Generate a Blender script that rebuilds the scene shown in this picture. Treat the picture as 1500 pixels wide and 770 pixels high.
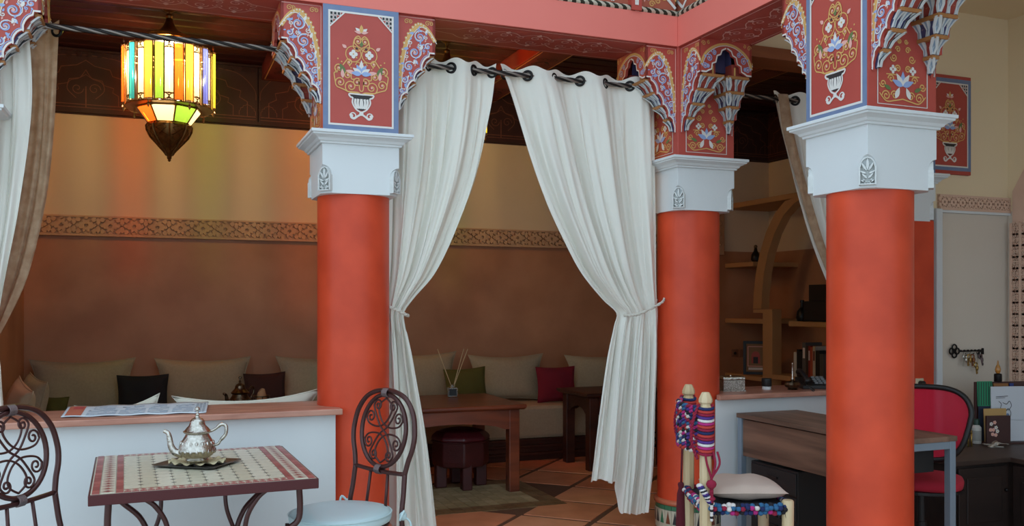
import bpy, math, random
from mathutils import Vector, Matrix
random.seed(7)
PI = math.pi
for o in list(bpy.data.objects): bpy.data.objects.remove(o, do_unlink=True)
S = bpy.context.scene
COL = S.collection
# ---------------------------------------------------------------- camera
F, TH, HZ, CH = 1320.0, math.radians(21.65), 446.0, 1.45   # focal length (px), yaw, horizon row, eye height
cam = bpy.data.cameras.new('camera'); camo = bpy.data.objects.new('camera', cam); COL.objects.link(camo)
cam.sensor_width = 36; cam.lens = F * 36 / 1500; cam.shift_y = (HZ - 385) / 1500; cam.clip_start = .05
camo.location = (0, 0, CH); camo.rotation_euler = (PI / 2, 0, -TH)
S.camera = camo
# ---------------------------------------------------------------- daylight from the open courtyard, exposure
W = bpy.data.worlds.new('sky'); S.world = W; W.use_nodes = True
bg = W.node_tree.nodes['Background']; bg.inputs[0].default_value = (.68, .86, 1.0, 1); bg.inputs[1].default_value = 1.15
S.view_settings.view_transform = 'Standard'; S.view_settings.look = 'None'
S.view_settings.gamma = 1; S.view_settings.use_curve_mapping = False
S.view_settings.exposure = 0.58
# ---------------------------------------------------------------- pixel -> place helpers
_c, _s = math.cos(TH), math.sin(TH)
def ray(px, py):
    dx = (px - 750) / F
    return Vector((dx * _c + _s, -dx * _s + _c, (HZ - py) / F))
def onY(px, py, Y): d = ray(px, py); return d * (Y / d.y) + Vector((0, 0, CH))
def onX(px, py, X): d = ray(px, py); return d * (X / d.x) + Vector((0, 0, CH))
def onZ(px, py, Z): d = ray(px, py); return d * ((Z - CH) / d.z) + Vector((0, 0, CH))
# ---------------------------------------------------------------- materials
def lin(c):
    if isinstance(c, str): c = tuple(int(c[i:i+2], 16) / 255 for i in (0, 2, 4))
    return tuple((x / 12.92 if x <= .04045 else ((x + .055) / 1.055) ** 2.4) for x in c[:3]) + (1,)
MT = {}
def mat(name, col, rough=.6, metal=0, noise=None, bump=None, col2=None, sheen=0, coat=0, stretch=None, trans=0):
    """principled material; noise=(scale, mix amount) blends towards col2, bump=(scale, strength)"""
    if name in MT: return MT[name]
    m = bpy.data.materials.new(name); m.use_nodes = True; MT[name] = m
    nt = m.node_tree; N = nt.nodes; L = nt.links; b = N['Principled BSDF']
    c = lin(col); b.inputs['Base Color'].default_value = c
    b.inputs['Roughness'].default_value = rough; b.inputs['Metallic'].default_value = metal
    if coat: b.inputs['Coat Weight'].default_value = coat; b.inputs['Coat Roughness'].default_value = .15
    if sheen: b.inputs['Sheen Weight'].default_value = sheen
    if trans: b.inputs['Transmission Weight'].default_value = trans
    tc = N.new('ShaderNodeTexCoord'); mp = N.new('ShaderNodeMapping'); L.new(tc.outputs['Object'], mp.inputs[0])
    if stretch: mp.inputs['Scale'].default_value = stretch
    if noise:
        n = N.new('ShaderNodeTexNoise'); n.inputs['Scale'].default_value = noise[0]; n.inputs['Detail'].default_value = 6
        L.new(mp.outputs[0], n.inputs['Vector'])
        r = N.new('ShaderNodeMapRange'); r.inputs[1].default_value = .35; r.inputs[2].default_value = .65; r.inputs[4].default_value = noise[1]
        L.new(n.outputs['Fac'], r.inputs[0])
        mx = N.new('ShaderNodeMix'); mx.data_type = 'RGBA'; L.new(r.outputs[0], mx.inputs['Factor'])
        mx.inputs['A'].default_value = c
        mx.inputs['B'].default_value = lin(col2) if col2 else tuple(x * .6 for x in c[:3]) + (1,)
        L.new(mx.outputs['Result'], b.inputs['Base Color'])
    if bump:
        n2 = N.new('ShaderNodeTexNoise'); n2.inputs['Scale'].default_value = bump[0]; n2.inputs['Detail'].default_value = 4
        L.new(mp.outputs[0], n2.inputs['Vector'])
        bp = N.new('ShaderNodeBump'); bp.inputs['Strength'].default_value = bump[1]; bp.inputs['Distance'].default_value = .01
        L.new(n2.outputs['Fac'], bp.inputs['Height']); L.new(bp.outputs[0], b.inputs['Normal'])
    return m
def mat_cloth(name, col, trl=.35, weave=260, noise=None, col2=None):
    """woven cloth that lets a little light through"""
    m = mat(name, col, .95, noise=noise, col2=col2, bump=(weave, .25))
    nt = m.node_tree; N = nt.nodes; L = nt.links; b = N['Principled BSDF']; out = N['Material Output']
    t = N.new('ShaderNodeBsdfTranslucent'); t.inputs[0].default_value = lin(col)
    x = N.new('ShaderNodeMixShader'); x.inputs[0].default_value = trl
    L.new(b.outputs[0], x.inputs[1]); L.new(t.outputs[0], x.inputs[2]); L.new(x.outputs[0], out.inputs[0])
    return m
def mat_pane(name, col, clear=.6):
    """coloured lantern glass: tinted clear glass with a frosted share"""
    m = bpy.data.materials.new(name); m.use_nodes = True; MT[name] = m
    nt = m.node_tree; N = nt.nodes; L = nt.links; out = N['Material Output']; N.remove(N['Principled BSDF'])
    a = N.new('ShaderNodeBsdfTransparent'); a.inputs[0].default_value = lin(col)
    t = N.new('ShaderNodeBsdfTranslucent'); t.inputs[0].default_value = lin(col)
    g = N.new('ShaderNodeBsdfGlossy'); g.inputs['Roughness'].default_value = .12
    x = N.new('ShaderNodeMixShader'); x.inputs[0].default_value = clear
    y = N.new('ShaderNodeMixShader'); y.inputs[0].default_value = .06
    L.new(t.outputs[0], x.inputs[1]); L.new(a.outputs[0], x.inputs[2])
    L.new(x.outputs[0], y.inputs[1]); L.new(g.outputs[0], y.inputs[2]); L.new(y.outputs[0], out.inputs[0])
    return m
def mat_wood(name, c1, c2, scale=9, stretch=(1, .08, 1), rough=.45, coat=0):
    m = mat(name, c1, rough, coat=coat); nt = m.node_tree; N = nt.nodes; L = nt.links; b = N['Principled BSDF']
    mp = [n for n in N if n.type == 'MAPPING'][0]; mp.inputs['Scale'].default_value = stretch
    n = N.new('ShaderNodeTexNoise'); n.inputs['Scale'].default_value = scale; n.inputs['Detail'].default_value = 8; n.inputs['Distortion'].default_value = .6
    L.new(mp.outputs[0], n.inputs['Vector'])
    r = N.new('ShaderNodeValToRGB'); r.color_ramp.elements[0].position = .35; r.color_ramp.elements[1].position = .68
    r.color_ramp.elements[0].color = lin(c1); r.color_ramp.elements[1].color = lin(c2)
    L.new(n.outputs['Fac'], r.inputs[0]); L.new(r.outputs[0], b.inputs['Base Color'])
    bp = N.new('ShaderNodeBump'); bp.inputs['Strength'].default_value = .12; bp.inputs['Distance'].default_value = .004
    L.new(n.outputs['Fac'], bp.inputs['Height']); L.new(bp.outputs[0], b.inputs['Normal'])
    return m
# ---------------------------------------------------------------- mesh builder
class MB:
    def __init__(s): s.v = []; s.f = []; s.m = []; s.M = Matrix()
    def add(s, vs, fs, m=0):
        n = len(s.v); s.v += [tuple(s.M @ Vector(p)) for p in vs]
        s.f += [tuple(i + n for i in f) for f in fs]; s.m += [m] * len(fs); return s
    def box(s, x0, x1, y0, y1, z0, z1, m=0):
        return s.add([(x, y, z) for z in (z0, z1) for y in (y0, y1) for x in (x0, x1)],
                     [(0, 2, 3, 1), (4, 5, 7, 6), (0, 1, 5, 4), (1, 3, 7, 5), (3, 2, 6, 7), (2, 0, 4, 6)], m)
    def rings(s, R, m=0, cap=True, closed=True):
        n = len(R[0]); vs = [p for r in R for p in r]; fs = []
        for i in range(len(R) - 1):
            for j in range(n if closed else n - 1):
                k = (j + 1) % n; fs.append((i*n+j, i*n+k, (i+1)*n+k, (i+1)*n+j))
        if cap: fs += [tuple(range(n - 1, -1, -1)), tuple((len(R) - 1) * n + j for j in range(n))]
        return s.add(vs, fs, m)
    def lathe(s, prof, n=24, m=0, cap=True, c=(0, 0), ph=0):
        return s.rings([[(c[0] + r * math.cos(2*PI*j/n + ph), c[1] + r * math.sin(2*PI*j/n + ph), z) for j in range(n)] for r, z in prof], m, cap)
    def sqloft(s, prof, m=0, c=(0, 0)):
        return s.rings([[(c[0] + a*h, c[1] + b*h, z) for a, b in ((-1, -1), (1, -1), (1, 1), (-1, 1))] for h, z in prof], m)
    def tube(s, P, r, n=8, m=0, closed=False, cap=True):
        P = [Vector(p) for p in P]; k = len(P); R = []; up = None
        for i in range(k):
            a = P[i-1] if (i > 0 or closed) else P[0]; b = P[(i+1) % k] if (i < k-1 or closed) else P[-1]
            t = (b - a); t = t.normalized() if t.length > 1e-9 else Vector((0, 0, 1))
            if up is None:
                up = Vector((0, 0, 1)) if abs(t.z) < .9 else Vector((1, 0, 0))
            x = (up - t * up.dot(t)); x = x.normalized() if x.length > 1e-6 else t.orthogonal().normalized()
            up = x; y = t.cross(x); rr = r[i] if isinstance(r, (list, tuple)) else r
            R.append([tuple(P[i] + (x * math.cos(2*PI*j/n) + y * math.sin(2*PI*j/n)) * rr) for j in range(n)])
        if closed: R.append(R[0])
        return s.rings(R, m, cap and not closed)
    def prism(s, poly, o, u, v, th, m=0):
        """2-D outline extruded by th along u x v"""
        o, u, v = Vector(o), Vector(u), Vector(v); w = u.cross(v).normalized() * th; n = len(poly)
        A = [o + u*a + v*b for a, b in poly]; vs = A + [p + w for p in A]
        fs = [tuple(range(n-1, -1, -1)), tuple(range(n, 2*n))] + [(i, (i+1) % n, n + (i+1) % n, n + i) for i in range(n)]
        return s.add([tuple(p) for p in vs], fs, m)
    def grid(s, fn, nu, nv, m=0, closed=False):
        vs = [tuple(fn(i / nu, j / nv)) for j in range(nv + 1) for i in range(nu + 1)]
        return s.add(vs, [(j*(nu+1)+i, j*(nu+1)+i+1, (j+1)*(nu+1)+i+1, (j+1)*(nu+1)+i) for j in range(nv) for i in range(nu)], m)
    def ball(s, c, r, n=8, m=0):
        r = r if isinstance(r, (tuple, list)) else (r, r, r); k = max(4, n // 2 + 1)
        return s.rings([[(c[0] + r[0]*math.sin(PI*(.02+.96*i/k))*math.cos(2*PI*j/n), c[1] + r[1]*math.sin(PI*(.02+.96*i/k))*math.sin(2*PI*j/n), c[2] - r[2]*math.cos(PI*(.02+.96*i/k))) for j in range(n)] for i in range(k+1)], m)
    def mesh(s, name, mats, smooth=False):
        me = bpy.data.meshes.new(name); me.from_pydata(s.v, [], s.f)
        for m in (mats if isinstance(mats, (list, tuple)) else [mats]): me.materials.append(m)
        me.polygons.foreach_set('material_index', s.m)
        if smooth: me.polygons.foreach_set('use_smooth', [True] * len(s.f))
        me.update(); return me
    def build(s, name, mats, parent=None, smooth=False, bev=0, sub=0, solid=0, auto=None):
        o = bpy.data.objects.new(name, s.mesh(name, mats, smooth)); COL.objects.link(o)
        if parent is not None: o.parent = parent
        if solid:
            md = o.modifiers.new('s', 'SOLIDIFY'); md.thickness = solid; md.offset = 0
        if bev:
            md = o.modifiers.new('b', 'BEVEL'); md.width = bev; md.segments = 2; md.limit_method = 'ANGLE'; md.angle_limit = .6
        if sub:
            md = o.modifiers.new('u', 'SUBSURF'); md.levels = sub; md.render_levels = sub
        if auto is not None:
            o.data.polygons.foreach_set('use_smooth', [True] * len(o.data.polygons))
            o.data.set_sharp_from_angle(angle=auto)
        return o
def tag(o, label=None, cat=None, group=None, kind=None):
    for k, v in (('label', label), ('category', cat), ('group', group), ('kind', kind)):
        if v: o[k] = v
    return o
def thing(name, label, cat, loc=(0, 0, 0), rotz=0, group=None):
    o = bpy.data.objects.new(name, None); COL.objects.link(o); o.empty_display_size = .1
    o.location = loc; o.rotation_euler = (0, 0, rotz); return tag(o, label, cat, group)
def struct(o): o['kind'] = 'structure'; return o
def place(me, name, parent=None, loc=(0, 0, 0), rot=(0, 0, 0)):
    o = bpy.data.objects.new(name, me); COL.objects.link(o); o.parent = parent; o.location = loc; o.rotation_euler = rot; return o
def copy_tree(o, parent=None):
    c = o.copy(); COL.objects.link(c); c.parent = parent
    for ch in list(o.children): copy_tree(ch, c)
    return c
def box(name, x0, x1, y0, y1, z0, z1, m, parent=None, bev=0): return MB().box(x0, x1, y0, y1, z0, z1).build(name, m, parent, bev=bev)
def lerp(a, b, t): return a + (b - a) * t
def spline(P, n=8, closed=False):
    """Catmull-Rom through points"""
    P = [Vector(p) for p in P]; k = len(P); out = []
    for i in range(k if closed else k - 1):
        g = lambda j: P[j % k] if closed else P[min(max(j, 0), k-1)]
        a, b, c, d = g(i-1), g(i), g(i+1), g(i+2)
        for q in range(n):
            t = q / n
            out.append(.5 * ((2*b) + (c-a)*t + (2*a-5*b+4*c-d)*t*t + (3*b-a-3*c+d)*t**3))
    if not closed: out.append(P[-1])
    return out
# ---------------------------------------------------------------- flat painted ornament: strokes and fills laid on a face
class Draw:
    def __init__(s): s.items = []   # (polygon or strip, colour index, layer)
    def fill(s, P, m, ly=0): s.items.append(([tuple(p) for p in P], None, m, ly)); return s
    def rect(s, x0, y0, x1, y1, m, ly=0): return s.fill([(x0, y0), (x1, y0), (x1, y1), (x0, y1)], m, ly)
    def disc(s, x, y, r, m, ly=1, n=10, ry=None): return s.fill([(x + r*math.cos(2*PI*i/n), y + (ry or r)*math.sin(2*PI*i/n)) for i in range(n)], m, ly)
    def stroke(s, P, w, m, ly=1, closed=False):
        P = [Vector((p[0], p[1])) for p in P]; k = len(P); A = []; B = []
        for i in range(k):
            a = P[i-1] if (i > 0 or closed) else P[0]; b = P[(i+1) % k] if (i < k-1 or closed) else P[-1]
            t = b - a; t = t.normalized() if t.length > 1e-9 else Vector((1, 0))
            ww = (w[i] if isinstance(w, (list, tuple)) else w) / 2; q = Vector((-t.y, t.x)) * ww
            A.append(tuple(P[i] - q)); B.append(tuple(P[i] + q))
        if closed: A.append(A[0]); B.append(B[0])
        s.items.append((A, B, m, ly)); return s
    def curve(s, P, w, m, ly=1, n=6, closed=False): return s.stroke([p[:2] for p in spline([(a, b, 0) for a, b in P], n, closed)], w, m, ly, closed)
    def frame(s, x0, y0, x1, y1, w, m, ly=1):
        h = w / 2
        s.rect(x0-h, y0-h, x1+h, y0+h, m, ly).rect(x0-h, y1-h, x1+h, y1+h, m, ly); return s.rect(x0-h, y0+h, x0+h, y1-h, m, ly).rect(x1-h, y0+h, x1+h, y1-h, m, ly)
    def spiral(s, x, y, r, a0, turns, w, m, ly=1, tail=None):
        n = int(12 * abs(turns)) + 2; P = []
        for i in range(n):
            t = i / (n - 1); a = a0 + 2*PI*turns*t; q = r * (1 - .85 * t); P.append((x + q*math.cos(a), y + q*math.sin(a)))
        if tail: P = [p[:2] for p in spline([(a, b, 0) for a, b in tail] + [(P[0][0], P[0][1], 0)], 6)][:-1] + P
        return s.stroke(P, w, m, ly)
    def leaf(s, x, y, a, l, w, m, ly=2):
        P = []
        for i in range(7): t = i / 6; P.append((l*t, w*math.sin(PI*t**.8)*.5))
        for i in range(5, 0, -1): t = i / 6; P.append((l*t, -w*math.sin(PI*t**.8)*.5))
        c, q = math.cos(a), math.sin(a); return s.fill([(x + u*c - v*q, y + u*q + v*c) for u, v in P], m, ly)
    def mirror(s, x=0):
        def sym(A, B): xs = [a for a, _ in A + (B or [])]; return B is None and abs(min(xs) + max(xs) - 2*x) < 1e-6
        s.items += [([(2*x - a, b) for a, b in A][::(-1 if B is None else 1)], None if B is None else [(2*x - a, b) for a, b in B], m, ly) for A, B, m, ly in list(s.items) if not sym(A, B)]; return s
    def moved(s, dx, dy, k=1):
        d = Draw(); d.items = [([(a*k+dx, b*k+dy) for a, b in A], None if B is None else [(a*k+dx, b*k+dy) for a, b in B], m, ly) for A, B, m, ly in s.items]; return d
    def emit(s, mb, o, u, v, off=.0012, step=.0006):
        o, u, v = Vector(o), Vector(u), Vector(v); w = u.cross(v).normalized()
        for k_, (A, B, m, ly) in enumerate(s.items):
            z = w * (off + step * ly + 1.5e-6 * k_); f = lambda p: tuple(o + u*p[0] + v*p[1] + z)
            if B is None: mb.add([f(p) for p in A], [tuple(range(len(A)))], m)
            else:
                n = len(A)
                mb.add([f(p) for p in A] + [f(p) for p in B], [(i, i+1, n+i+1, n+i) for i in range(n-1)], m)
        return mb
# ---------------------------------------------------------------- palette
RED = mat('painted_red', 'B0473C', .5, noise=(6, .25), col2='9C3A32')
PINK = mat('painted_coral', 'E0776A', .55, noise=(3, .2), col2='D4695E')
DRED = mat('dark_red_wood', '6A2620', .5, noise=(5, .4), col2='4C1A18')
BLUEG = mat('painted_slate_blue', '66789A', .55, noise=(20, .35), col2='7D88A0')
WHT = mat('painted_white_line', 'D8D2CC', .6)
GOLD = mat('painted_ochre', 'CFA15E', .55)
BLUE = mat('painted_blue', '8FA3CC', .55)
DKP = mat('painted_dark', '2A2626', .6)
GRN = mat('painted_green', '5E7040', .6)
PNKL = mat('painted_pale_pink', 'DDA59B', .6)
PAL = [WHT, GOLD, BLUE, DKP, GRN, PNKL, RED, BLUEG]
IW, IG, IB, IK, IN, IP, IR, IS = range(8)
PLASTER_W = mat('white_limewash', 'D6D9DA', .75, noise=(4, .2), col2='CBCFD1', bump=(30, .06))
STUCCO = mat('tan_stucco', 'CBA584', .8, noise=(8, .3), col2='B58A64', bump=(40, .1))
TADE = mat('orange_tadelakt', 'D84E2E', .40, noise=(3.5, .75), col2='B83C22', bump=(7, .05)); TADE.node_tree.nodes['Principled BSDF'].inputs['Specular IOR Level'].default_value = .3
WALL_U = mat('ochre_wall_paint', 'DCC9AC', .8, noise=(2, .25), col2='D2BC9C', bump=(25, .05))
WALL_L = mat('brown_tadelakt_wall', 'B88360', .55, noise=(2.6, .7), col2='A06C4A', bump=(9, .06))
CREAM = mat('cream_wall_paint', 'E9D5B2', .8, noise=(2, .2), col2='E2CBA4', bump=(25, .04))
GREYW = mat('pale_grey_wall_paint', 'D6C9BA', .8, noise=(2, .25), col2='CDBEAD', bump=(25, .04))
PANELW = mat('dark_carved_wood', '3A1C17', .55, noise=(10, .4), col2='2A130E')
PANELL = mat('worn_carved_line', '7A4A38', .6, noise=(30, .6), col2='5A3426')
TERRA = mat('terracotta', 'B5603F', .45, noise=(5, .6), col2='9A4C31', bump=(12, .05))
GROUT = mat('brown_grout', '6B4632', .8, noise=(20, .5), col2='553828')
MARB = mat('pink_marble', 'C08A76', .3, noise=(9, .9), col2='9C6553', stretch=(.5, 2, 2))
IRON = mat('brown_black_iron', '4A2A28', .32, metal=.35, noise=(30, .3), col2='3A2020')
IRONP = mat('pewter_clasp', '6E5C5C', .45, metal=.5)
BLK = mat('black_metal', '1E1C1C', .35, metal=.6)
# ================================================================ THE SETTING
AX, BX, LX, DX, CY, RY = 1.045, 3.25, -.93, 4.96, 3.45, 5.06      # column axes: A, B, L, D stand on the line Y=RY; C stands at Y=CY
ZS = 3.06                                                          # beam soffit
XW0, XW1, YB = -1.0, 6.46, 8.4                                     # inner room walls
# floor: grout bed with terracotta tiles laid on the diagonal
fl = struct(box('floor', -8, 6.66, -8, 8.6, -.15, -.006, GROUT))
t = MB(); h = .247
t.add([(-h, -h, -.03), (h, -h, -.03), (h, h, -.03), (-h, h, -.03), (-h+.004, -h+.004, 0), (h-.004, -h+.004, 0), (h-.004, h-.004, 0), (-h+.004, h-.004, 0)],
      [(4, 5, 6, 7), (0, 1, 5, 4), (1, 2, 6, 5), (2, 3, 7, 6), (3, 0, 4, 7)])
TM = [mat('terracotta_%d' % i, c, .42, noise=(5, .6), col2=d, bump=(12, .05)) for i, (c, d) in enumerate((('DC8E68', 'BE7450'), ('D0825E', 'B06848'), ('E29A74', 'C88058')))]
tme = [t.mesh('tile', m) for m in TM]
inset = [onZ(x, y, 0) for x, y in ((622, 716), (712, 706), (777, 741), (640, 753))]
ix0, ix1, iy0, iy1 = 1.78, 2.62, 6.12, 6.80
k = .53 / math.sqrt(2) * 2
for i in range(-24, 25):
    for j in range(-24, 25):
        x = (i + j) * k / 2 + 2.35; y = (i - j) * k / 2 + 6.15
        if -3 < x < 6.25 and 2.2 < y < 8.1 and not (x < 3.05 and y < 4.55):
            if ix0 - .2 < x < ix1 + .2 and iy0 - .2 < y < iy1 + .2: continue
            place(tme[random.randrange(3)], 'tile', fl, (x, y, random.uniform(-.002, 0)), (0, 0, PI / 4))
# inset panel of small pale and brown tiles between the terracotta tiles
pale = [mat('pale_tile_%d' % i, c, .4, noise=(30, .5)) for i, c in enumerate(('B7A27A', 'A8946C', 'C0AC86'))]
brn = [mat('brown_tile_%d' % i, c, .4, noise=(30, .5)) for i, c in enumerate(('7A5A3C', '8A6A48'))]
sm = MB().box(-.033, .033, -.033, .033, -.03, .001)
pm = [sm.mesh('tile', m) for m in pale]; bm_ = [sm.mesh('tile', m) for m in brn]
nx, ny = 16, 13
for i in range(nx):
    for j in range(ny):
        x = ix0 - .22 + (i + .5) * .0775; y = iy0 - .16 + (j + .5) * .0775
        edge = i < 2 or i >= nx - 2 or j < 2 or j >= ny - 2
        place(random.choice(bm_ if edge else pm), 'tile', fl, (x, y, .001), (0, 0, 0)).scale = (1.12, 1.12, 1)

# unseen courtyard paving, made pale to bounce skylight onto low faces and interior
PAVE = mat('pale_bounce_paving', 'DAD4C8', .5, noise=(3, .3), col2='CCC5B7')
pv = MB().box(-.298, .298, -.298, .298, -.03, -.001).mesh('bounce_paving_slab', PAVE)
for i in range(14):
    for j in range(14): place(pv, 'bounce_paving_slab', fl, (2.75 - i*.606, 4.25 - j*.606, 0))
def wall2(name, x0, x1, y0, y1, zs, mats):
    mb = MB()
    for i in range(len(zs) - 1): mb.box(x0, x1, y0, y1, zs[i], zs[i+1], i)
    return struct(mb.build(name, mats))
wall2('wall_back', XW0 - .2, XW1 + .2, YB, YB + .2, [0, 2.04, 3.75], [WALL_L, WALL_U])
wall2('wall_left', XW0 - .2, XW0, 5.27, YB, [0, 2.04, 3.75], [WALL_L, WALL_U])
wall2('wall_right', XW1, XW1 + .2, 4.95, YB, [0, 2.04, 3.75], [WALL_L, WALL_U])
wall2('wall_gallery', 5.165, 6.0, 4.95, 5.15, [0, 2.15, 3.75], [GREYW, CREAM])
wall2('wall_lintel', 3.46, 5.165, 4.95, 5.15, [3.16, 3.75], [CREAM])
struct(box('trim_1', 3.462, 4.75, 4.93, 5.17, 3.085, 3.16, mat_wood('orange_lintel_wood', '9A5630', '7C4224', 6, (.1, 1, 1))))
wall2('wall_gallery_right', 6.0, 6.2, -2.5, 5.15, [0, 2.15, 3.75], [GREYW, CREAM])
struct(box('ceiling_gallery', 3.46, 6.2, -2.5, 4.95, 3.6, 3.75, CREAM))
# storeys above the galleries; the courtyard is open to the sky
wall2('wall_storey_back', -3.2, 3.46, 4.93, 5.2, [3.75, 5.2], [PLASTER_W])
wall2('wall_storey_right', 3.12, 3.4, -2.5, 4.93, [3.75, 5.2], [PLASTER_W])
wall2('wall_side_left', -3.2, -1.2, 5.2, 5.4, [0, 3.75], [PLASTER_W])
# ceiling of the salon: dark red planks and cross beams
ce = struct(box('ceiling', -1.2, 6.66, 5.15, 8.6, 3.64, 3.75, DRED))
CEIL = [mat_wood('red_ceiling_%d' % i, a, b, 5, (.15, 1, 1), .5) for i, (a, b) in enumerate((('4A1A18', '341110'), ('52201C', '3C1514'), ('401615', '2E0F0E')))]
n = 19
pme = []
for m in CEIL:
    q = MB(); w = (YB - 5.27) / n / 2 - .006
    q.prism([(-w, .05), (w, .05), (w, .01), (w-.012, 0), (-w+.012, 0), (-w, .01)], (XW0, 0, 0), (0, 1, 0), (0, 0, 1), XW1 - XW0)
    pme.append(q.mesh('plank', m))
for i in range(n): place(pme[i % 3], 'plank', ce, (0, 5.27 + (i + .5) * (YB - 5.27) / n, 3.6))
for x in (-.93, 1.045, 3.0, 4.95):
    b = tag(box('cross_beam', x - .15, x + .15, 5.275, YB - .06, 3.46, 3.6, DRED, bev=.008), 'dark red ceiling cross beam above the column at X', 'beam', 'cross beams of the salon ceiling')
    d = Draw(); d.frame(-.13, .08, .13, 3.0, .008, IG)
    for q in range(5):
        y = .4 + q * .55
        for sx in (-1, 1):
            d.spiral(sx*.05, y, .05, 0 if sx < 0 else PI, 1.4*sx, .008, IK); d.spiral(sx*.05, y + .14, .04, 0 if sx < 0 else PI, -1.4*sx, .008, IK)
            d.leaf(0, y + .05, PI/2 + sx*.8, .09, .03, IK)
    d.emit(MB_ := MB(), (x, 5.275, 3.46), (-1, 0, 0), (0, 1, 0)); MB_.build('painted_scrolls', PAL, b)
    b['label'] = {-.93: 'dark red painted ceiling cross beam nearest the patterned curtain', 1.045: 'dark red painted ceiling cross beam behind the vase-painted post',
                  3.0: 'dark red painted ceiling cross beam above the tied curtain beside the corner column', 4.95: 'dark red painted ceiling cross beam over the arched shelves'}[x]
    del b['group']
# carved band on the back wall: tan petals and lozenges standing proud of a brown ground
def band_unit(w, h, th, inv=1):
    mb = MB(); K_ = h / .155; o, u, v = (0, 0, 0), (1, 0, 0), (0, 0, 1)
    mb.box(0, w, -.004, .002, 0, h, 1)
    mb.box(0, w, -th-.004, 0, -.012, .008, 0); mb.box(0, w, -th, 0, h-.008, h+.006, 0)
    c = h / 2; ux = w / 4
    def piece(P): mb.prism(P, (0, 0, 0), (1, 0, 0), (0, 0, 1), th, 0)
    def petal(x, z, a, l, wd):
        wd *= K_; P = [(0, 0), (l*.35, -wd), (l*.75, -wd*.7), (l, 0), (l*.75, wd*.7), (l*.35, wd)]
        ca, sa = math.cos(a), math.sin(a); piece([(x + p*ca - q*sa, z + p*sa + q*ca) for p, q in P])
    for i in range(2):
        x = ux * (1 + 2 * i)
        for q in range(8):
            a = q * PI / 4 + PI/8; petal(x + .010*K_*math.cos(a), c + .010*K_*math.sin(a), a, h*.33, .015)
        for q in range(4):
            a = q * PI / 2 + PI/4; petal(x + .055*K_*math.cos(a)*1.1, c + .05*K_*math.sin(a), a + (.45 if q % 2 else -.45), h*.28, .013)
        for sx in (-1, 1):
            petal(x + sx*ux, c, PI/2, h*.42, .018); petal(x + sx*ux, c, -PI/2, h*.42, .018)
            petal(x + sx*(ux-.012), c, PI if sx > 0 else 0, ux*.48, .016)
            for sz in (-1, 1): petal(x + sx*ux*.86, c + sz*h*.42, math.atan2(-sz*.45, -sx), ux*.52, .013)
        for sz in (-1, 1): petal(x, c + sz*h*.46, -sz*PI/2, h*.13, .02)
    return mb
bt = struct(box('trim_2', XW0, XW0 + 17*.373, YB - .006, YB + .02, 2.03, 2.20, STUCCO))
bu = band_unit(.373, .155, .026).mesh('carved_tile', [STUCCO, STUCCO])
for i in range(17): place(bu, 'carved_tile', bt, (XW0 + i * .373, YB - .006, 2.04))
# carved dark wood frieze under the ceiling
def frieze_unit(w, h):
    mb = MB(); mb.box(.004, w - .004, -.03, 0, 0, h, 0); mb.box(0, w, -.04, 0, -.02, .006, 0); mb.box(0, w, -.05, 0, h-.01, h+.01, 0)
    for i in range(12): mb.box(w*(i+.15)/12, w*(i+.6)/12, -.043, -.02, h-.05, h-.012, 0)
    d = Draw(); c = w / 2
    arch = lambda cx, hw, z0, z1: [(cx-hw, z0), (cx-hw, lerp(z0, z1, .35)), (cx-hw*.82, lerp(z0, z1, .45)), (cx-hw*.85, lerp(z0, z1, .6)), (cx-hw*.55, lerp(z0, z1, .68)), (cx-hw*.5, lerp(z0, z1, .82)), (cx-hw*.18, lerp(z0, z1, .88)), (cx, z1)]
    def mir(P, cx): return P + [(2*cx - a, b) for a, b in P[-2::-1]]
    d.stroke(mir(arch(c, w*.40, .05, h*.84), c), .007, 1); d.stroke(mir(arch(c, w*.27, .05, h*.6), c), .006, 1)
    for sx in (-1, 1):
        d.stroke(mir(arch(c + sx*w*.40, w*.075, .06, h*.32), c + sx*w*.40), .005, 1)
        d.curve([(c + sx*w*.08, .1), (c + sx*w*.15, .17), (c + sx*w*.13, .24), (c + sx*w*.05, .27), (c, .34)], .006, 1)
        d.curve([(c + sx*w*.48, .2), (c + sx*w*.46, h*.6), (c + sx*w*.30, h*.86), (c, h*.93)], .005, 1)
        d.spiral(c + sx*w*.07, .18, .05, 0, 1.3*sx, .006, 1)
    d.stroke([(c, .02), (c, .2)], .01, 1); d.rect(.02, .045, w-.02, .052, 1); d.rect(.02, .02, w-.02, .026, 1)
    d.emit(mb, (0, -.03, 0), (1, 0, 0), (0, 0, 1), .002, .001); return mb
fu = frieze_unit(.9325, .5).mesh('carved_panel', [PANELW, PANELL])
tf = struct(box('trim_4', XW0, XW1, YB - .02, YB + .02, 3.05, 3.6, PANELW))
for i in range(8): place(fu, 'carved_panel', tf, (XW0 + i * .9325, YB - .02, 3.08))
tf2 = struct(box('trim_5', XW1 - .02, XW1 + .02, 5.2, YB, 3.05, 3.6, PANELW))
for i in range(3): place(fu, 'carved_panel', tf2, (XW1 - .02, YB - i * .9325, 3.08), (0, 0, -PI/2))
# gallery wall: carved band and the carved surround of the arched doorway
STUC2 = mat('pink_stucco', 'D9B59E', .8, noise=(8, .3), col2='CBA48C')
bw = struct(box('trim_6', 5.29, 6.0, 4.944, 4.97, 2.145, 2.255, STUC2))

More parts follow.
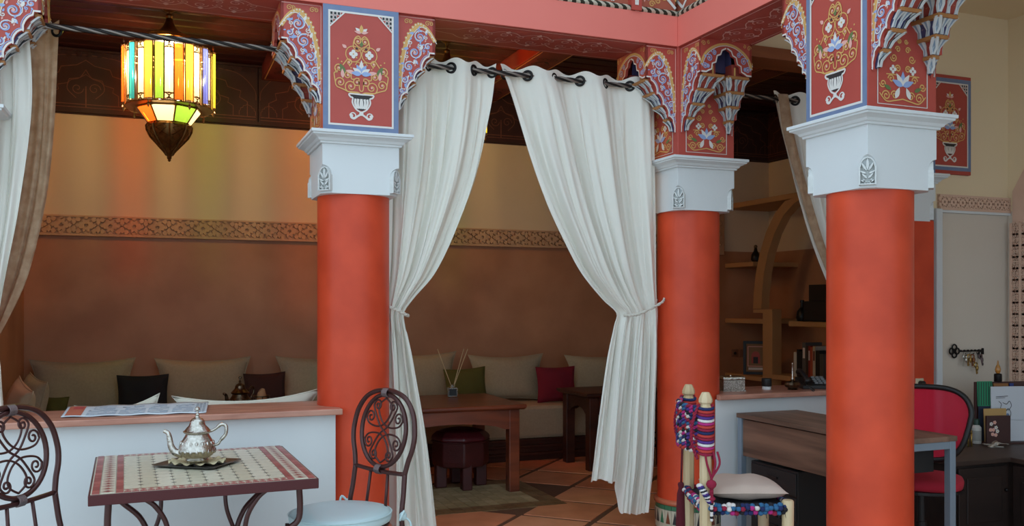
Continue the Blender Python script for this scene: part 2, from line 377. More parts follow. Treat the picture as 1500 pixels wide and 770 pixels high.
b2 = band_unit(.176, .095, .018).mesh('carved_tile', [STUC2, STUC2])
for i in range(4): place(b2, 'carved_tile', bw, (5.295 + i * .176, 4.944, 2.15))
sur = struct(MB().prism([(4.90, 0), (4.90, 2.30), (4.80, 2.46), (4.55, 2.8), (4.55, 2.62), (4.70, 2.3), (4.74, 2.1), (4.74, 0)], (5.985, 0, 0), (0, 1, 0), (0, 0, 1), .03).build('trim_7', STUC2))
b3 = band_unit(.17, .075, .016).mesh('carved_tile', [STUC2, STUC2])
for i in range(26): place(b3, 'carved_tile', sur, (5.982, 4.895 - .078*(i % 2), (i//2) * .17 + .02)).rotation_euler = Matrix(((0, 1, 0), (0, 0, -1), (-1, 0, 0))).to_euler()
struct(box('trim_8', 5.235, 5.295, 4.90, 4.95, 0, 2.145, PLASTER_W, bev=.008)); struct(box('trim_9', 5.295, 6.0, 4.925, 4.95, 2.12, 2.146, PLASTER_W))
# ---------------------------------------------------------------- beams
def soffit_art(L, w):
    d = Draw(); d.frame(.04, -w/2+.03, L-.04, w/2-.03, .007, IP)
    n = max(3, int(L*.56/.17))
    for i in range(n):
        x = L * (.22 + .56 * (i + .5) / n); q = L * .56 / n
        for sy in (-1, 1):
            d.spiral(x, sy*.045, .04, 0, 1.4*sy, .006, IP); d.spiral(x + q*.5, sy*.03, .03, PI, -1.3*sy, .005, IP)
            d.curve([(x - q*.5, sy*.05), (x - q*.2, sy*.1), (x + q*.2, sy*.1), (x + q*.5, sy*.05)], .006, IP)
            d.leaf(x, sy*.08, sy*PI/2, .045, .03, IP)
    for sx, x0 in ((1, L*.22), (-1, L*.78)):
        d.curve([(x0, .05), (x0 - sx*.09, .03), (x0 - sx*.16, 0), (x0 - sx*.09, -.03), (x0, -.05)], .006, IP)
        d.leaf(x0 - sx*.14, 0, PI if sx > 0 else 0, .07, .03, IP)
    return d
def frieze_art(L):
    d = Draw(); n = int(L / .42); p = L / n
    for i in range(n):
        x = (i + .5) * p
        d.curve([(x - p*.5, .02), (x - p*.25, .12), (x, .20), (x + p*.25, .12), (x + p*.5, .02)], .018, IW, 2)
        d.curve([(x - p*.5, .40), (x - p*.25, .30), (x, .22), (x + p*.25, .30), (x + p*.5, .40)], .018, IW, 2)
        for q in range(8): d.leaf(x + .01*math.cos(q*PI/4), .08 + .01*math.sin(q*PI/4), q*PI/4, .035, .018, IB if q % 2 else IP, 2)
        d.disc(x, .08, .008, IW, 3)
        for q in range(6): d.leaf(x + p*.5, .13, q*PI/3 + .5, .07, .03, IR if q % 2 else IG, 2)
        d.disc(x + p*.5, .13, .018, IW, 3)
        for sx in (-1, 1):
            for k2 in range(3): d.spiral(x + sx*p*(.12 + .1*k2), .03 + .025*k2, .022, k2, 1.4*sx, .007, IG, 1)
            d.spiral(x + sx*p*.36, .19, .035, 0, 1.5*sx, .008, IG, 1); d.spiral(x + sx*p*.18, .19, .03, 1, -1.5*sx, .007, IB, 1)
    return d
ROPE = mat('black_white_rope', 'DDDCC8', .6)
nt = ROPE.node_tree; N = nt.nodes; Lk = nt.links
wv = N.new('ShaderNodeTexWave'); wv.wave_type = 'BANDS'; wv.bands_direction = 'DIAGONAL'; wv.inputs['Scale'].default_value = 11
tc = [q for q in N if q.type == 'TEX_COORD'][0]; Lk.new(tc.outputs['Object'], wv.inputs['Vector'])
cr = N.new('ShaderNodeValToRGB'); cr.color_ramp.interpolation = 'CONSTANT'; cr.color_ramp.elements[1].position = .5
cr.color_ramp.elements[0].color = lin('2E3A2C'); cr.color_ramp.elements[1].color = lin('DDDCC8')
Lk.new(wv.outputs['Fac'], cr.inputs[0]); Lk.new(cr.outputs[0], N['Principled BSDF'].inputs['Base Color'])
FRZ = mat('frieze_ground', 'A8563F', .55, noise=(8, .3), col2='98483A')
def beam(name, label, along, x0, x1, y0, y1):
    """painted beam; `along` is 'x' or 'y'; its courtyard face is the y0 (x) or x0 (y) side"""
    b = thing(name, label, 'beam', (x0, y0, ZS)); lx, ly = x1 - x0, y1 - y0
    mb = MB(); mb.box(0, lx, 0, ly, 0, .19, 0); mb.m[0] = 1; mb.build('beam_body', [PINK, RED], b, bev=.004)
    L = lx if along == 'x' else ly
    if along == 'x':
        MB().box(0, lx, .03, ly, .19, .7).build('frieze_board', FRZ, b)
        MB().tube([(0, .012, .205), (lx, .012, .205)], .02, 10).build('rope_moulding', ROPE, b, smooth=True)
        frieze_art(L).emit(q := MB(), (0, .03, .225), (1, 0, 0), (0, 0, 1), .002); q.build('painted_frieze', PAL, b)
        for i in range(1, int(L/1.28)+1):
            q = MB(); xx = L - .3 - (i-1)*1.28; q.box(xx-.035, xx+.035, -.015, .03, .19, .7, 0); q.box(xx-.012, xx+.012, -.018, 0, .22, .7, 1); q.build('frieze_post', [RED, WHT], b)
    else:
        MB().box(.03, lx, 0, ly, .19, .7).build('frieze_board', FRZ, b)
        MB().tube([(.012, 0, .205), (.012, ly, .205)], .02, 10).build('rope_moulding', ROPE, b, smooth=True)
        frieze_art(L).emit(q := MB(), (.03, ly, .225), (0, -1, 0), (0, 0, 1), .002); q.build('painted_frieze', PAL, b)
    return b
def soffit(b, along, a0, a1, mid):
    L = a1 - a0; q = MB()
    if along == 'x': soffit_art(L, .42).emit(q, (a0, mid, 0), (1, 0, 0), (0, -1, 0))
    else: soffit_art(L, .42).emit(q, (mid, a0, 0), (0, 1, 0), (1, 0, 0))
    q.build('painted_cartouche', PAL, b)
b1 = beam('painted_beam', 'coral painted beam over the curtained salon openings', 'x', -3.2, 3.04, RY - .21, RY + .21)
soffit(b1, 'x', 3.2 + LX + .21, 3.2 + AX - .21, .21); soffit(b1, 'x', 3.2 + AX + .21, 3.2 + 3.04, .21)
b2_ = beam('painted_beam', 'coral painted beam running from the inner corner over the reception gallery', 'y', 3.04, 3.46, -2.5, RY + .21)
soffit(b2_, 'y', 2.5 + CY + .21, 2.5 + RY - .21, .21); soffit(b2_, 'y', 1.0, 2.5 + CY - .21, .21)
# ---------------------------------------------------------------- low counter walls with marble tops
def counter(name, label, x0, x1, y0, y1, zt, notch):
    """notch: [(column x, side)] - the wall end is cut round the column shaft"""
    c = thing(name, label, 'counter', ((x0 + x1)/2, (y0 + y1)/2, 0)); cx, cy = (x0+x1)/2, (y0+y1)/2
    def outline(e, f, r=.2005):
        a0, a1, b0, b1 = x0 - (e if notch[0] is None else 0), x1 + 0, y0 - f, y1 + e
        P = []
        def arc(kx, sg, yy):
            out = []
            for i in range(13):
                y = lerp(yy[0], yy[1], i/12); d = abs(y - RY)
                x = kx + sg*math.sqrt(max(r*r - d*d, 0)) if d < r else None
                out.append((x, y))
            return out
        ex0, ex1 = x0 - e*.0, x1 + e
        L = arc(notch[0], 1, (b1, b0)) if notch[0] is not None else [(a0, b1), (a0, b0)]
        R = arc(notch[1], -1, (b0, b1)) if notch[1] is not None else [(a1, b0), (a1, b1)]
        L = [(min(max(x, ex0), 9) if x is not None else ex0, y) for x, y in L]; R = [(min(x, ex1) if x is not None else ex1, y) for x, y in R]
        return [(x - cx, y - cy) for x, y in R + L]
    lw = MB().prism(outline(0, 0, .2255), (0, 0, 0), (1, 0, 0), (0, 1, 0), .202)      # wider cut round the tiled column foot
    lw.prism(outline(0, 0), (0, 0, .20), (1, 0, 0), (0, 1, 0), zt - .231); lw.build('low_wall', PLASTER_W, c)
    MB().prism(outline(.03, .05), (0, 0, zt - .032), (1, 0, 0), (0, 1, 0), .032).build('marble_top', MARB, c, bev=.005)
    return c
counter('marble_counter', 'white low wall with pink marble top between salon and courtyard table', LX + .05, .905, 4.85, 5.24, .895, (LX, AX))
counter('marble_counter', 'white low wall with pink marble top behind the wooden desk', 3.33, DX - .205, 4.87, 5.25, .875, (BX, None))
# ================================================================ COLUMNS with capitals, painted posts and stalactite brackets
LB, WB, EB = .215, .37, .205          # bracket projection, width, depth of its end board
def scallop():
    A = [(LB*.84, -EB-.02), (LB*.63, -.30), (LB*.43, -.365), (LB*.24, -.435), (0.0, -.53)]
    P = [(LB, -EB), (LB*.86, -EB)]
    for (a, b), (c, d) in zip(A, A[1:]):
        P.append((a, b))
        for t in (.2, .4, .6, .8): # lobe that bites into the board
            th = t * PI / 2; w_ = .8; P.append((lerp(lerp(a, c, t), lerp(a, c, math.sin(th)), w_), lerp(lerp(b, d, t), lerp(b, d, 1-math.cos(th)), w_)))
        P.append((c + .004, d + .002)); P.append((c + .004, d - .006))
    P.append(A[-1]); return P
SC = scallop()
def board_art(flip):
    d = Draw(); g = (lambda p: (-p[0], p[1])) if flip else (lambda p: p)
    arch = [(.006, -.40), (.015, -.28), (.04, -.16), (.075, -.085), (.12, -.045), (.165, -.065), (.21, -.13)]
    A = [p[:2] for p in spline([(a, b, 0) for a, b in arch], 6)]
    d.stroke([g((a+.004, b-.004)) for a, b in A], .022, IG, 1); d.stroke([g((a+.013, b-.014)) for a, b in A], .004, IW, 2)
    for i, (a, b) in enumerate(A[::2]): x, y = g((a - .004, b + .003)); d.disc(x, y, .009, IG, 1, 8); d.disc(x, y, .004, IW, 2, 6)
    e = [(a - .004 if a > .02 else a + .004, b + .006) for a, b in SC]
    d.stroke([g(p) for p in e], .009, IW, 3); d.stroke([g((a - .012, b + .012)) for a, b in SC[1:-1]], .004, IB, 2)
    d.stroke([g((.003, -.52)), g((.003, -.01)), g((LB-.004, -.01))], .005, IP, 1)
    for x, y, r, tn in ((.125, -.115, .034, 1.7), (.095, -.205, .036, -1.7), (.062, -.285, .027, 1.6), (.036, -.36, .02, -1.5), (.022, -.425, .013, 1.4), (.17, -.165, .018, 1.3)):
        x, y = g((x, y)); sg = -1 if flip else 1
        d.spiral(x, y, r, 1.2, tn*sg, .007, IB, 2); d.spiral(x, y, r*1.22, .8, tn*.55*sg, .004, IW, 2); d.disc(x, y, r*.22, IP, 3, 7)
        for q in range(3): d.leaf(x + r*1.1*math.cos(2.1*q+.5), y + r*1.1*math.sin(2.1*q+.5), 2.1*q + 1.2, r*.9, r*.45, IB if q else IW, 2)
    for x, y, r in ((.16, -.115, .012), (.07, -.15, .014), (.125, -.165, .012), (.05, -.23, .012), (.10, -.255, .012), (.03, -.31, .010), (.075, -.335, .008), (.15, -.19, .009), (.045, -.395, .008), (.12, -.075, .009), (.015, -.47, .006)):
        x, y = g((x, y)); d.spiral(x, y, r, 2.0, 1.3, .0045, IW if r > .011 else IB, 2); d.leaf(x, y + r, 1.2, r*1.5, r*.8, IB, 2); d.leaf(x, y - r, -1.9, r*1.3, r*.7, IP, 2)
    for sx in (.05, .17):
        x, y = g((sx, -.035)); d.spiral(x, y, .016, 0, 1.4, .004, IG, 2); d.spiral(x + .02, y, .012, 2, -1.3, .004, IG, 2)
    return d
def star(d, x, y, r): 
    for q in range(8): d.leaf(x, y, q*PI/4, r, r*.4, IG, 2)
TIERM = [mat('niche_red', '93392E', .6), mat('niche_blue', '3E3A5E', .6), mat('ledge_ochre', 'A8703E', .6, noise=(30, .4)), mat('rib_white', 'C9CBCB', .6), mat('rib_blue', '8294A8', .6), DKP, GOLD]
def tier_mesh(k, name='stalactite_tier'):
    """one tier of the hanging pendants on both boards; local x = projection, z down from the soffit"""
    mb = MB(); nt = 4; zt = -EB - .079*k; zb = zt - .079
    A = lambda i: max(LB * (1.0 - .245*i), .012); B = lambda i: max(.150 - .036*i, .012)
    for sd in (-1, 1):
        y0 = sd * (WB/2 - .018)
        def pt(s, q, z): return (s, y0 - sd*q, z)
        a0, b0, a1, b1 = A(k)-.012, B(k)-.008, A(k+1)-.004, B(k+1)-.004
        if k == 3: a1, b1 = .02, .018
        a0_, b0_, a1_, b1_ = a0 - .016, b0 - .016, max(a1 - .012, .004), max(b1 - .012, .004)
        top = [pt(0, 0, zt-.014), pt(a0_, 0, zt-.014), pt(a0_, b0_, zt-.014), pt(0, b0_, zt-.014)]; bot = [pt(0, 0, zb-.004), pt(a1_, 0, zb-.004), pt(a1_, b1_, zb-.004), pt(0, b1_, zb-.004)]
        mb.rings([bot, top], k % 2)
        e = .011; mb.rings([[pt(0, 0, z), pt(a0+e, 0, z), pt(a0+e, b0+e, z), pt(0, b0+e, z)] for z in (zt-.020, zt-.003)], 2)
        def fan(T, Bt, out, w):
            # ribs that fan out from a bottom point to the ledge
            T, Bt, out = Vector(T), Vector(Bt), Vector(out).normalized(); tang = out.cross(Vector((0, 0, 1))).normalized()
            for q, mi in ((-1, 3), (-.5, 5), (0, 4), (.5, 5), (1, 3)):
                hw = .0032 if mi != 5 else .0018; P = []
                for t in (0, .45, .8, 1):
                    sp = t**2.6; c = Bt.lerp(T, t) + out * (.002 + .006*t*(1 if mi != 5 else .6)) - out*.014*math.sin(PI*t)
                    c = c + tang * q * (w*.22 + w*.78*sp)
                    P.append([tuple(c - tang*hw*(1+sp)), tuple(c + tang*hw*(1+sp)), tuple(c + tang*hw*(1+sp) - out*.012), tuple(c - tang*hw*(1+sp) - out*.012)])
                mb.rings(P, mi)
        n1 = max(1, round(a0 / .066)); n2 = max(1, round(b0 / .066))
        for i in range(n1 + 1):           # inner side face
            t = i / n1; s_t = min(max(t*a0, .012), a0-.004); s_b = min(max(t*a1, .008), a1-.002)
            fan(pt(s_t, b0, zt-.016), pt(s_b, b1, zb), (0, -sd, 0), min(.0155, a0*.3))
            if i < n1:
                m = (i + .5) / n1; c = Vector(pt(m*lerp(a0, a1, .45), lerp(b0_, b1_, .45) + .0015, lerp(zt, zb, .45)))
                for q in range(4):
                    a = q*PI/4; u = Vector((math.cos(a), 0, math.sin(a))); w = Vector((-math.sin(a), 0, math.cos(a)))
                    mb.add([tuple(c+u*.012), tuple(c+w*.003), tuple(c-u*.012), tuple(c-w*.003)], [(0, 1, 2, 3)], 6)
        for i in range(n2 + 1):           # end face
            t = i / n2; q_t = min(max(t*b0, .012), b0-.004); q_b = min(max(t*b1, .008), b1-.002)
            fan(pt(a0, q_t, zt-.016), pt(a1, q_b, zb), (1, 0, 0), min(.0155, b0*.3))
            if i < n2:
                m = (i + .5) / n2; c = Vector(pt(lerp(a0_, a1_, .45)+.0015, m*lerp(b0, b1, .45), lerp(zt, zb, .45)))
                for q in range(4):
                    a = q*PI/4; u = Vector((0, math.cos(a), math.sin(a))); w = Vector((0, -math.sin(a), math.cos(a)))
                    mb.add([tuple(c+u*.012), tuple(c+w*.003), tuple(c-u*.012), tuple(c-w*.003)], [(0, 1, 2, 3)], 6)
    return mb.mesh(name, TIERM)
TIERS = [tier_mesh(k) for k in range(4)]
def bracket_mesh():
    mb = MB(); th = .016
    prof = [(0, 0), (LB, 0)] + SC
    for sd in (-1, 1):
        y = sd*WB/2; mb.prism(prof, (0, y, 0), (1, 0, 0), (0, 0, 1), th*sd, 0) # u x v = -y
    # end board with a cusped arch cut into its lower edge
    h = WB/2 - .0; op = [(.145, -EB), (.125, -EB+.012), (.105, -EB+.02), (.10, -EB+.055), (.075, -EB+.065), (.065, -EB+.105), (.04, -EB+.115), (.03, -EB+.14), (.0, -.05)]
    P = [(-h, 0), (-h, -EB)] + [(-a, b) for a, b in op] + op[-2::-1] + [(h, -EB), (h, 0)]
    mb.prism(P, (LB - th, 0, 0), (0, 1, 0), (0, 0, 1), th, 0)
    mb.box(0, LB - th, -h + th, h - th, -.02, -.002, 1)
    # cells inside the arch
    for sd in (-1, 1):
        mb.box(0, LB*.8, sd*.06 - .004, sd*.06 + .004, -.13, -.02, 2); mb.box(0, LB*.86, min(sd*.06, sd*.168), max(sd*.06, sd*.168), -.215, -.13, 1)
        mb.box(LB*.86, LB*.88, min(sd*.075, sd*.085), max(sd*.075, sd*.085), -.205, -.15, 3)
    mb.box(0, LB*.55, -.06, .06, -.17, -.02, 2)
    return mb.mesh('bracket', [RED, TIERM[0], TIERM[1], GOLD])
BRM = bracket_mesh()
def bracket_art_mesh():
    mb = MB()
    board_art(False).emit(mb, (0, -WB/2, 0), (1, 0, 0), (0, 0, 1)); board_art(True).emit(mb, (0, WB/2, 0), (-1, 0, 0), (0, 0, 1))
    d = Draw(); h = WB/2
    op = [(.145, -EB), (.125, -EB+.012), (.105, -EB+.02), (.10, -EB+.055), (.075, -EB+.065), (.065, -EB+.105), (.04, -EB+.115), (.03, -EB+.14), (.0, -.05)]
    d.stroke([(a+.004, b+.004) for a, b in op], .009, IW, 3); d.stroke([(h-.004, -EB+.005), (.145, -EB+.005)], .009, IW, 3)
    arch = [(h, -.16), (.16, -.10), (.12, -.06), (.06, -.03), (0, -.02)]
    d.curve(arch, .014, IG, 1); d.curve([(a*.95, b-.010) for a, b in arch], .004, IW, 2)
    for x, y, r in ((.125, -.115, .022), (.155, -.165, .018), (.09, -.08, .016), (.135, -.165, .012)):
        d.spiral(x, y, r, 1, 1.6, .006, IB, 2); d.disc(x, y, r*.25, IP, 3, 7); d.leaf(x + r, y, 1, r, r*.5, IB, 2)
    d.spiral(.165, -.03, .016, 0, 1.4, .004, IG, 2); d.spiral(.13, -.022, .012, 2, -1.3, .004, IG, 2)
    d.mirror(); d.emit(mb, (LB, 0, 0), (0, 1, 0), (0, 0, 1)); return mb.mesh('painted_scrolls', PAL)
BRA = bracket_art_mesh()
def add_bracket(col, ang, half=.21):
    b = place(BRM, 'bracket', col, (half*math.cos(ang), half*math.sin(ang), ZS), (0, 0, ang))
    place(BRA, 'painted_scrolls', b)
    for m in TIERS: place(m, 'stalactite_tier', b)
    return b
# ---- painted vase of flowers
def vase_art(w, h):
    d = Draw(); X = lambda x: x*w; P = lambda L: [(x*w, y*h) for x, y in L]
    g = .010
    d.fill(P([(0, .255), (.17, .255), (.165, .235), (.13, .225), (.125, .18), (.085, .135), (.03, .115), (0, .115)]), IK, 1)
    for a in (.0, .05, .095): d.curve(P([(a, .22), (a*.95+.012, .18), (a*.6+.01, .13)]), .012, IW, 2)
    d.curve(P([(0, .262), (.19, .262), (.18, .235), (.14, .225), (.145, .18), (.09, .125), (.02, .10)]), .008, IW, 2)
    d.curve(P([(0, .10), (.02, .075), (.06, .06), (.12, .035), (.17, .05), (.15, .075)]), .010, IW, 2); d.spiral(X(.13), .06*h, .02, 0, 1.2, .006, IW, 2)
    d.disc(0, .085*h, .012, IW, 3)
    for (x, y, r, a, tn, tail) in ((.17, .33, .034, -1, 1.5, [(.02, .27), (.08, .28)]), (.34, .36, .030, -1, 1.5, [(.05, .275), (.18, .275), (.3, .3)]), (.36, .49, .026, -1.2, 1.5, [(.42, .36), (.44, .44)]),
                                 (.07, .37, .024, 2, -1.4, [(.0, .29), (.03, .31)]), (.22, .43, .022, 2.5, -1.4, [(.1, .40), (.16, .40)]), (.055, .75, .022, -.5, 1.4, [(0, .69), (.05, .70)]), (.2, .55, .018, 1, 1.3, [(.3, .52)])):
        d.spiral(X(x), y*h, r, a, tn, .0058, IG, 2, tail=P(tail)); d.disc(X(x), y*h, .006, IP, 3, 6)
    d.stroke([(X(.13) + .042*math.cos(q*.4), .63*h + .042*math.sin(q*.4)) for q in range(16)], .005, IG, 2, closed=True)
    for q in range(4): d.disc(X(.13) + .013*math.cos(q*PI/2), .63*h + .013*math.sin(q*PI/2), .011, IW, 3, 8)
    d.disc(X(.13), .63*h, .0045, IG, 4, 6)
    for q in range(12): a = q*.6; d.disc(X(.22 + .2*math.sin(q*1.7)), (.45 + .025*q)*h if q < 8 else (.3+.02*q)*h, .0045, IG, 2, 6)
    d.leaf(X(.10), .455*h, .2, X(.16), .022, IP, 2); d.leaf(X(.27), .44*h, 1.1, .06, .03, IN, 2); d.leaf(X(.30), .40*h, 1.5, .05, .02, IP, 2); d.leaf(X(.24), .68*h, .6, .03, .018, IP, 2)
    for a, m in ((PI/2, IW), (PI/2-.5, IB), (PI/2-1.0, IW), (PI/2-1.5, IB)): d.leaf(0, .45*h, a, .075*(1 if a == PI/2 else .75), .026, m, 3)
    d.curve(P([(.0, .54), (.06, .56), (.1, .53)]), .0045, IG, 2); d.curve(P([(0, .68), (.07, .66), (.13, .70), (.11, .77), (.05, .80), (0, .77)]), .0058, IG, 2)
    d.leaf(0, .70*h, PI/2, .035, .02, IN, 2); d.leaf(0, .83*h, PI/2, .045, .022, IG, 3); d.leaf(0, .83*h, PI/2-.9, .042, .02, IW, 2); d.leaf(0, .83*h, .2, .04, .016, IP, 2)
    d.fill(P([(.05, .685), (.1, .67), (.08, .70)]), IK, 2)
    return d.mirror()
def panel_art(w, h):
    """slate-blue border, white line, corner lattices and a vase of flowers, origin at bottom centre"""
    d = Draw(); a = w/2; b = .036
    d.rect(-a+.003, .006, a-.003, b, IS, 0).rect(-a+.003, h-b, a-.003, h-.003, IS, 0).rect(-a+.003, b, -a+b, h-b, IS, 0).rect(a-b, b, a-.003, h-b, IS, 0)
    d.frame(-a+b, b, a-b, h-b, .010, IW, 1)
    for sx in (-1, 1):
        for i in range(3):
            for j in range(3 - i):
                x = sx*(a - b - .012 - i*.02); y = h - b - .012 - j*.022; d.rect(x-.009, y-.010, x+.009, y+.010, IW, 1); d.rect(x-.006, y-.007, x+.006, y+.007, IK, 2)
        d.stroke([(sx*(a-b), h-b-.085), (sx*(a-b-.085), h-b)], .007, IW, 3)
    v = vase_art(w*.80, h - 2*b - .02); d.items += v.moved(0, b + .015).items; return d
def lower_art(w, h):
    d = Draw(); d.stroke([(-w/2+.03, h), (-w/2+.03, .03), (w/2-.03, .03), (w/2-.03, h)], .006, IW, 1)
    e = Draw(); 
    for a, m in ((PI/2, IB), (PI/2-.6, IW), (PI/2-1.2, IB)): e.leaf(0, .12, a, .07, .028, m, 3)
    for x, y, r, tn in ((.05, .075, .022, 1.5), (.10, .07, .025, 1.5), (.12, .125, .02, -1.5), (.07, .15, .02, 1.4), (.03, .2, .018, 1.5), (.055, .25, .02, -1.5), (.03, .29, .016, 1.4), (.02, .33, .012, -1.4)): e.spiral(x, y, r, 0, tn, .006, IG, 2)
    for q in range(4): e.disc(.06 + .012*math.cos(q*PI/2), .195 + .012*math.sin(q*PI/2), .009, IW, 3, 7)
    e.curve([(0, .06), (.05, .05), (.10, .045), (.14, .08)], .006, IG, 2); e.leaf(.045, .06, 2.0, .06, .026, IW, 3); e.leaf(.07, .10, .4, .05, .02, IN, 2); e.curve([(0, .15), (.04, .17), (.1, .17)], .005, IG, 2)
    e.mirror(); d.items += e.items; return d
VASE = panel_art(.42, .665)
LOW = lower_art(.36, .5)
LEAFC = mat('carved_white', 'D2D3D1', .75, noise=(30, .3))
def leaf_carving():
    """acanthus leaf in an arched niche, in a vertical plane facing +x; origin at the bottom centre"""
    mb = MB(); 
    def pc(P): mb.prism(P, (0, 0, 0), (0, 1, 0), (0, 0, 1), .026, 0)
    arch = [(-.034, 0), (.034, 0)] + [(.034*math.cos(a), .085 + .045*math.sin(a)) for a in [i*PI/10 for i in range(0, 11)]]
    mb.prism(arch, (-.006, 0, 0), (0, 1, 0), (0, 0, 1), .0108, 1)
    def lf(y, z, a, l, w):
        w *= .72; P = [(0, -w*.2), (l*.3, -w), (l*.7, -w*.8), (l, 0), (l*.7, w*.8), (l*.3, w), (0, w*.2)]; c, q = math.cos(a), math.sin(a)
        pc([(y + u*c - v*q, z + u*q + v*c) for u, v in P])
    lf(0, .068, PI/2, .055, .009)
    for sx in (-1, 1):
        lf(sx*.004, .066, PI/2 - sx*.55, .045, .007); lf(sx*.006, .052, PI/2 - sx*1.15, .03, .006); lf(sx*.003, .03, PI/2 - sx*.75, .034, .006); lf(sx*.004, .012, PI/2 - sx*1.2, .028, .006); lf(sx*.01, .006, PI/2 - sx*.35, .026, .005)
    mb.box(-.006, .028, -.034, .034, 0, .006); mb.box(-.006, .028, -.038, -.031, 0, .085); mb.box(-.006, .028, .031, .038, 0, .085)
    A = [(.034*math.cos(i*PI/8), .085 + .045*math.sin(i*PI/8)) for i in range(9)]
    for p, q in zip(A, A[1:]): pc([p, q, (q[0]*.84, .085 + (q[1]-.085)*.86), (p[0]*.84, .085 + (p[1]-.085)*.86)])
    return mb.mesh('leaf_carving', [LEAFC, LEAFC])
LEAFM = leaf_carving()
GTILE = mat('green_zellige', '3F7D5C', .25, noise=(20, .5)); PTILE = mat('ivory_zellige', 'C9C2AC', .3, noise=(25, .3)); KTILE = mat('dark_zellige', '2E3336', .3); BTILE = mat('brown_zellige', '7A4430', .3)
def ring_piece(r, a0, a1, z0, z1, m, tri=False):
    mb = MB(); n = 3; O = []; I = []
    for i in range(n):
        a = lerp(a0, a1, i/(n-1)); zz = z1 if not tri else (z1 if i == 1 else z0 + .004)
        O.append([(q*math.cos(a), q*math.sin(a), z) for q, z in ((r-.01, z0), (r, z0), (r, zz), (r-.01, zz))])
    mb.rings(O, 0); return mb.mesh('zellige_tile', m)
def column(name, label, x, y, zc0, zc1, brackets, faces, base=False, post_h=None, square=False):
    """zc0..zc1: height of the capital; faces: {angle: 'vase'|'low'} painted faces of the square post"""
    c = thing(name, label, 'column', (x, y, 0))
    prof = [(.2, .19), (.2, 1.0), (.2, zc0 + .01)]
    if square: box('shaft', -.205, .205, -.205, .205, .19, zc0 + .01, TADE, c, .01)
    else: MB().lathe(prof, 64).build('shaft', TADE, c, auto=.6)
    if square: box('base_block', -.209, .209, -.209, .209, 0, .2, TADE, c, .006)
    else: MB().lathe([(.2, .2), (.216, .196), (.224, .185), (.222, .17), (.21, .165)], 64, cap=False).build('base_lip', mat('salmon_lip', 'C2694A', .35, noise=(10, .4)), c, smooth=True)
    if not square: b = MB().lathe([(.208, 0), (.208, .166)], 64).build('tiled_base', mat('grey_mortar', '8B857A', .9), c)
    if base:
        n = 26
        g = [ring_piece(.214, (i+.03)*2*PI/n, (i+.97)*2*PI/n, .138, .165, GTILE) for i in (0,)][0]
        w = ring_piece(.213, .03*2*PI/n, .97*2*PI/n, .01, .134, PTILE)
        tr = [ring_piece(.2155, .2*2*PI/n, .8*2*PI/n, .05, .128, m, True) for m in (KTILE, GTILE, BTILE)]
        for i in range(n):
            for q in (g, w, tr[i % 3]): place(q, 'zellige_tile', b, (0, 0, 0), (0, 0, i*2*PI/n))
    # capital: square block whose corners are cut by arched niches, under a moulded abacus
    h = zc1 - zc0; zt = zc1 - .062; mb = MB(); R = []
    ch = .052
    zs = [zc0, zc0 + .10] + [zc0 + .10 + .05*math.sin(i*PI/10) for i in range(1, 6)] + [zt]
    for i, z in enumerate(zs):
        q = ch if i < 2 else (ch*math.cos((i-1)*PI/10) if i < 7 else .001); q = max(q, .001); H = .21
        R.append([(-H+q, -H, z), (H-q, -H, z), (H, -H+q, z), (H, H-q, z), (H-q, H, z), (-H+q, H, z), (-H, H-q, z), (-H, -H+q, z)])
    mb.rings(R); cap = mb.build('capital', PLASTER_W, c)
    pr = [(.215, zt-.004), (.222, zt-.004), (.224, zt+.006), (.232, zt+.010), (.24, zt+.022), (.258, zt+.032), (.268, zt+.036), (.268, zt+.044), (.277, zt+.046), (.277, zc1)]
    MB().sqloft(pr).build('abacus', PLASTER_W, cap, bev=.002)
    for i in range(4):
        a = PI/4 + i*PI/2; rr = (.21 - ch/2) * math.sqrt(2); place(LEAFM, 'leaf_carving', cap, (rr*math.cos(a) - .004*math.cos(a), rr*math.sin(a) - .004*math.sin(a), zc0 + .012), (0, 0, a))
    p = box('post', -.209, .209, -.209, .209, zc1 - .01, ZS + .02 if post_h is None else post_h, RED, c, .003)
    for ang, kind in faces.items():
        q = MB(); u = (-math.sin(ang), math.cos(ang), 0)
        D = VASE if kind == 'vase' else LOW
        sc = (ZS - zc1) / .665 if kind == 'vase' else 1
        D.emit(q, (.209*math.cos(ang), .209*math.sin(ang), zc1 + .004), u, (0, 0, sc)); q.build('painted_vase' if kind == 'vase' else 'painted_flowers', PAL, p)
    for a in brackets: add_bracket(c, a)
    return c
column('column', 'orange-red column with painted vase post at the end of the long marble counter', AX, RY, 2.05, 2.38, (0, PI), {-PI/2: 'vase', PI: 'low', 0: 'low'}, True)
column('column', 'orange-red column with stalactite brackets at the inner corner beside the woven chair', BX, RY, 2.045, 2.375, (PI, -PI/2), {-PI/2: 'low', PI: 'low'}, True)
column('column', 'thick orange-red column with vase post standing before the desk', BX, CY, 1.99, 2.345, (PI/2, -PI/2), {PI: 'vase', -PI/2: 'low', PI/2: 'low'}, True)
column('column', 'column with white capital beside the patterned curtain', LX, RY, 2.05, 2.385, (0, PI), {-PI/2: 'vase', 0: 'low'})
column('pilaster', 'square dark red pilaster with white capital against the cream reception wall', DX, RY, 2.04, 2.375, (), {-PI/2: 'vase'}, post_h=3.085, square=True)
wp = thing('painted_panel', 'red painted vase panel mounted on the cream reception wall', 'panel', (5.38, 4.95, 2.40)); box('board', -.21, .21, -.03, 0, 0, .72, RED, wp, .004)
q = MB(); VASE.emit(q, (0, -.03, .02), (1, 0, 0), (0, 0, 1.02)); q.build('painted_vase', PAL, wp)
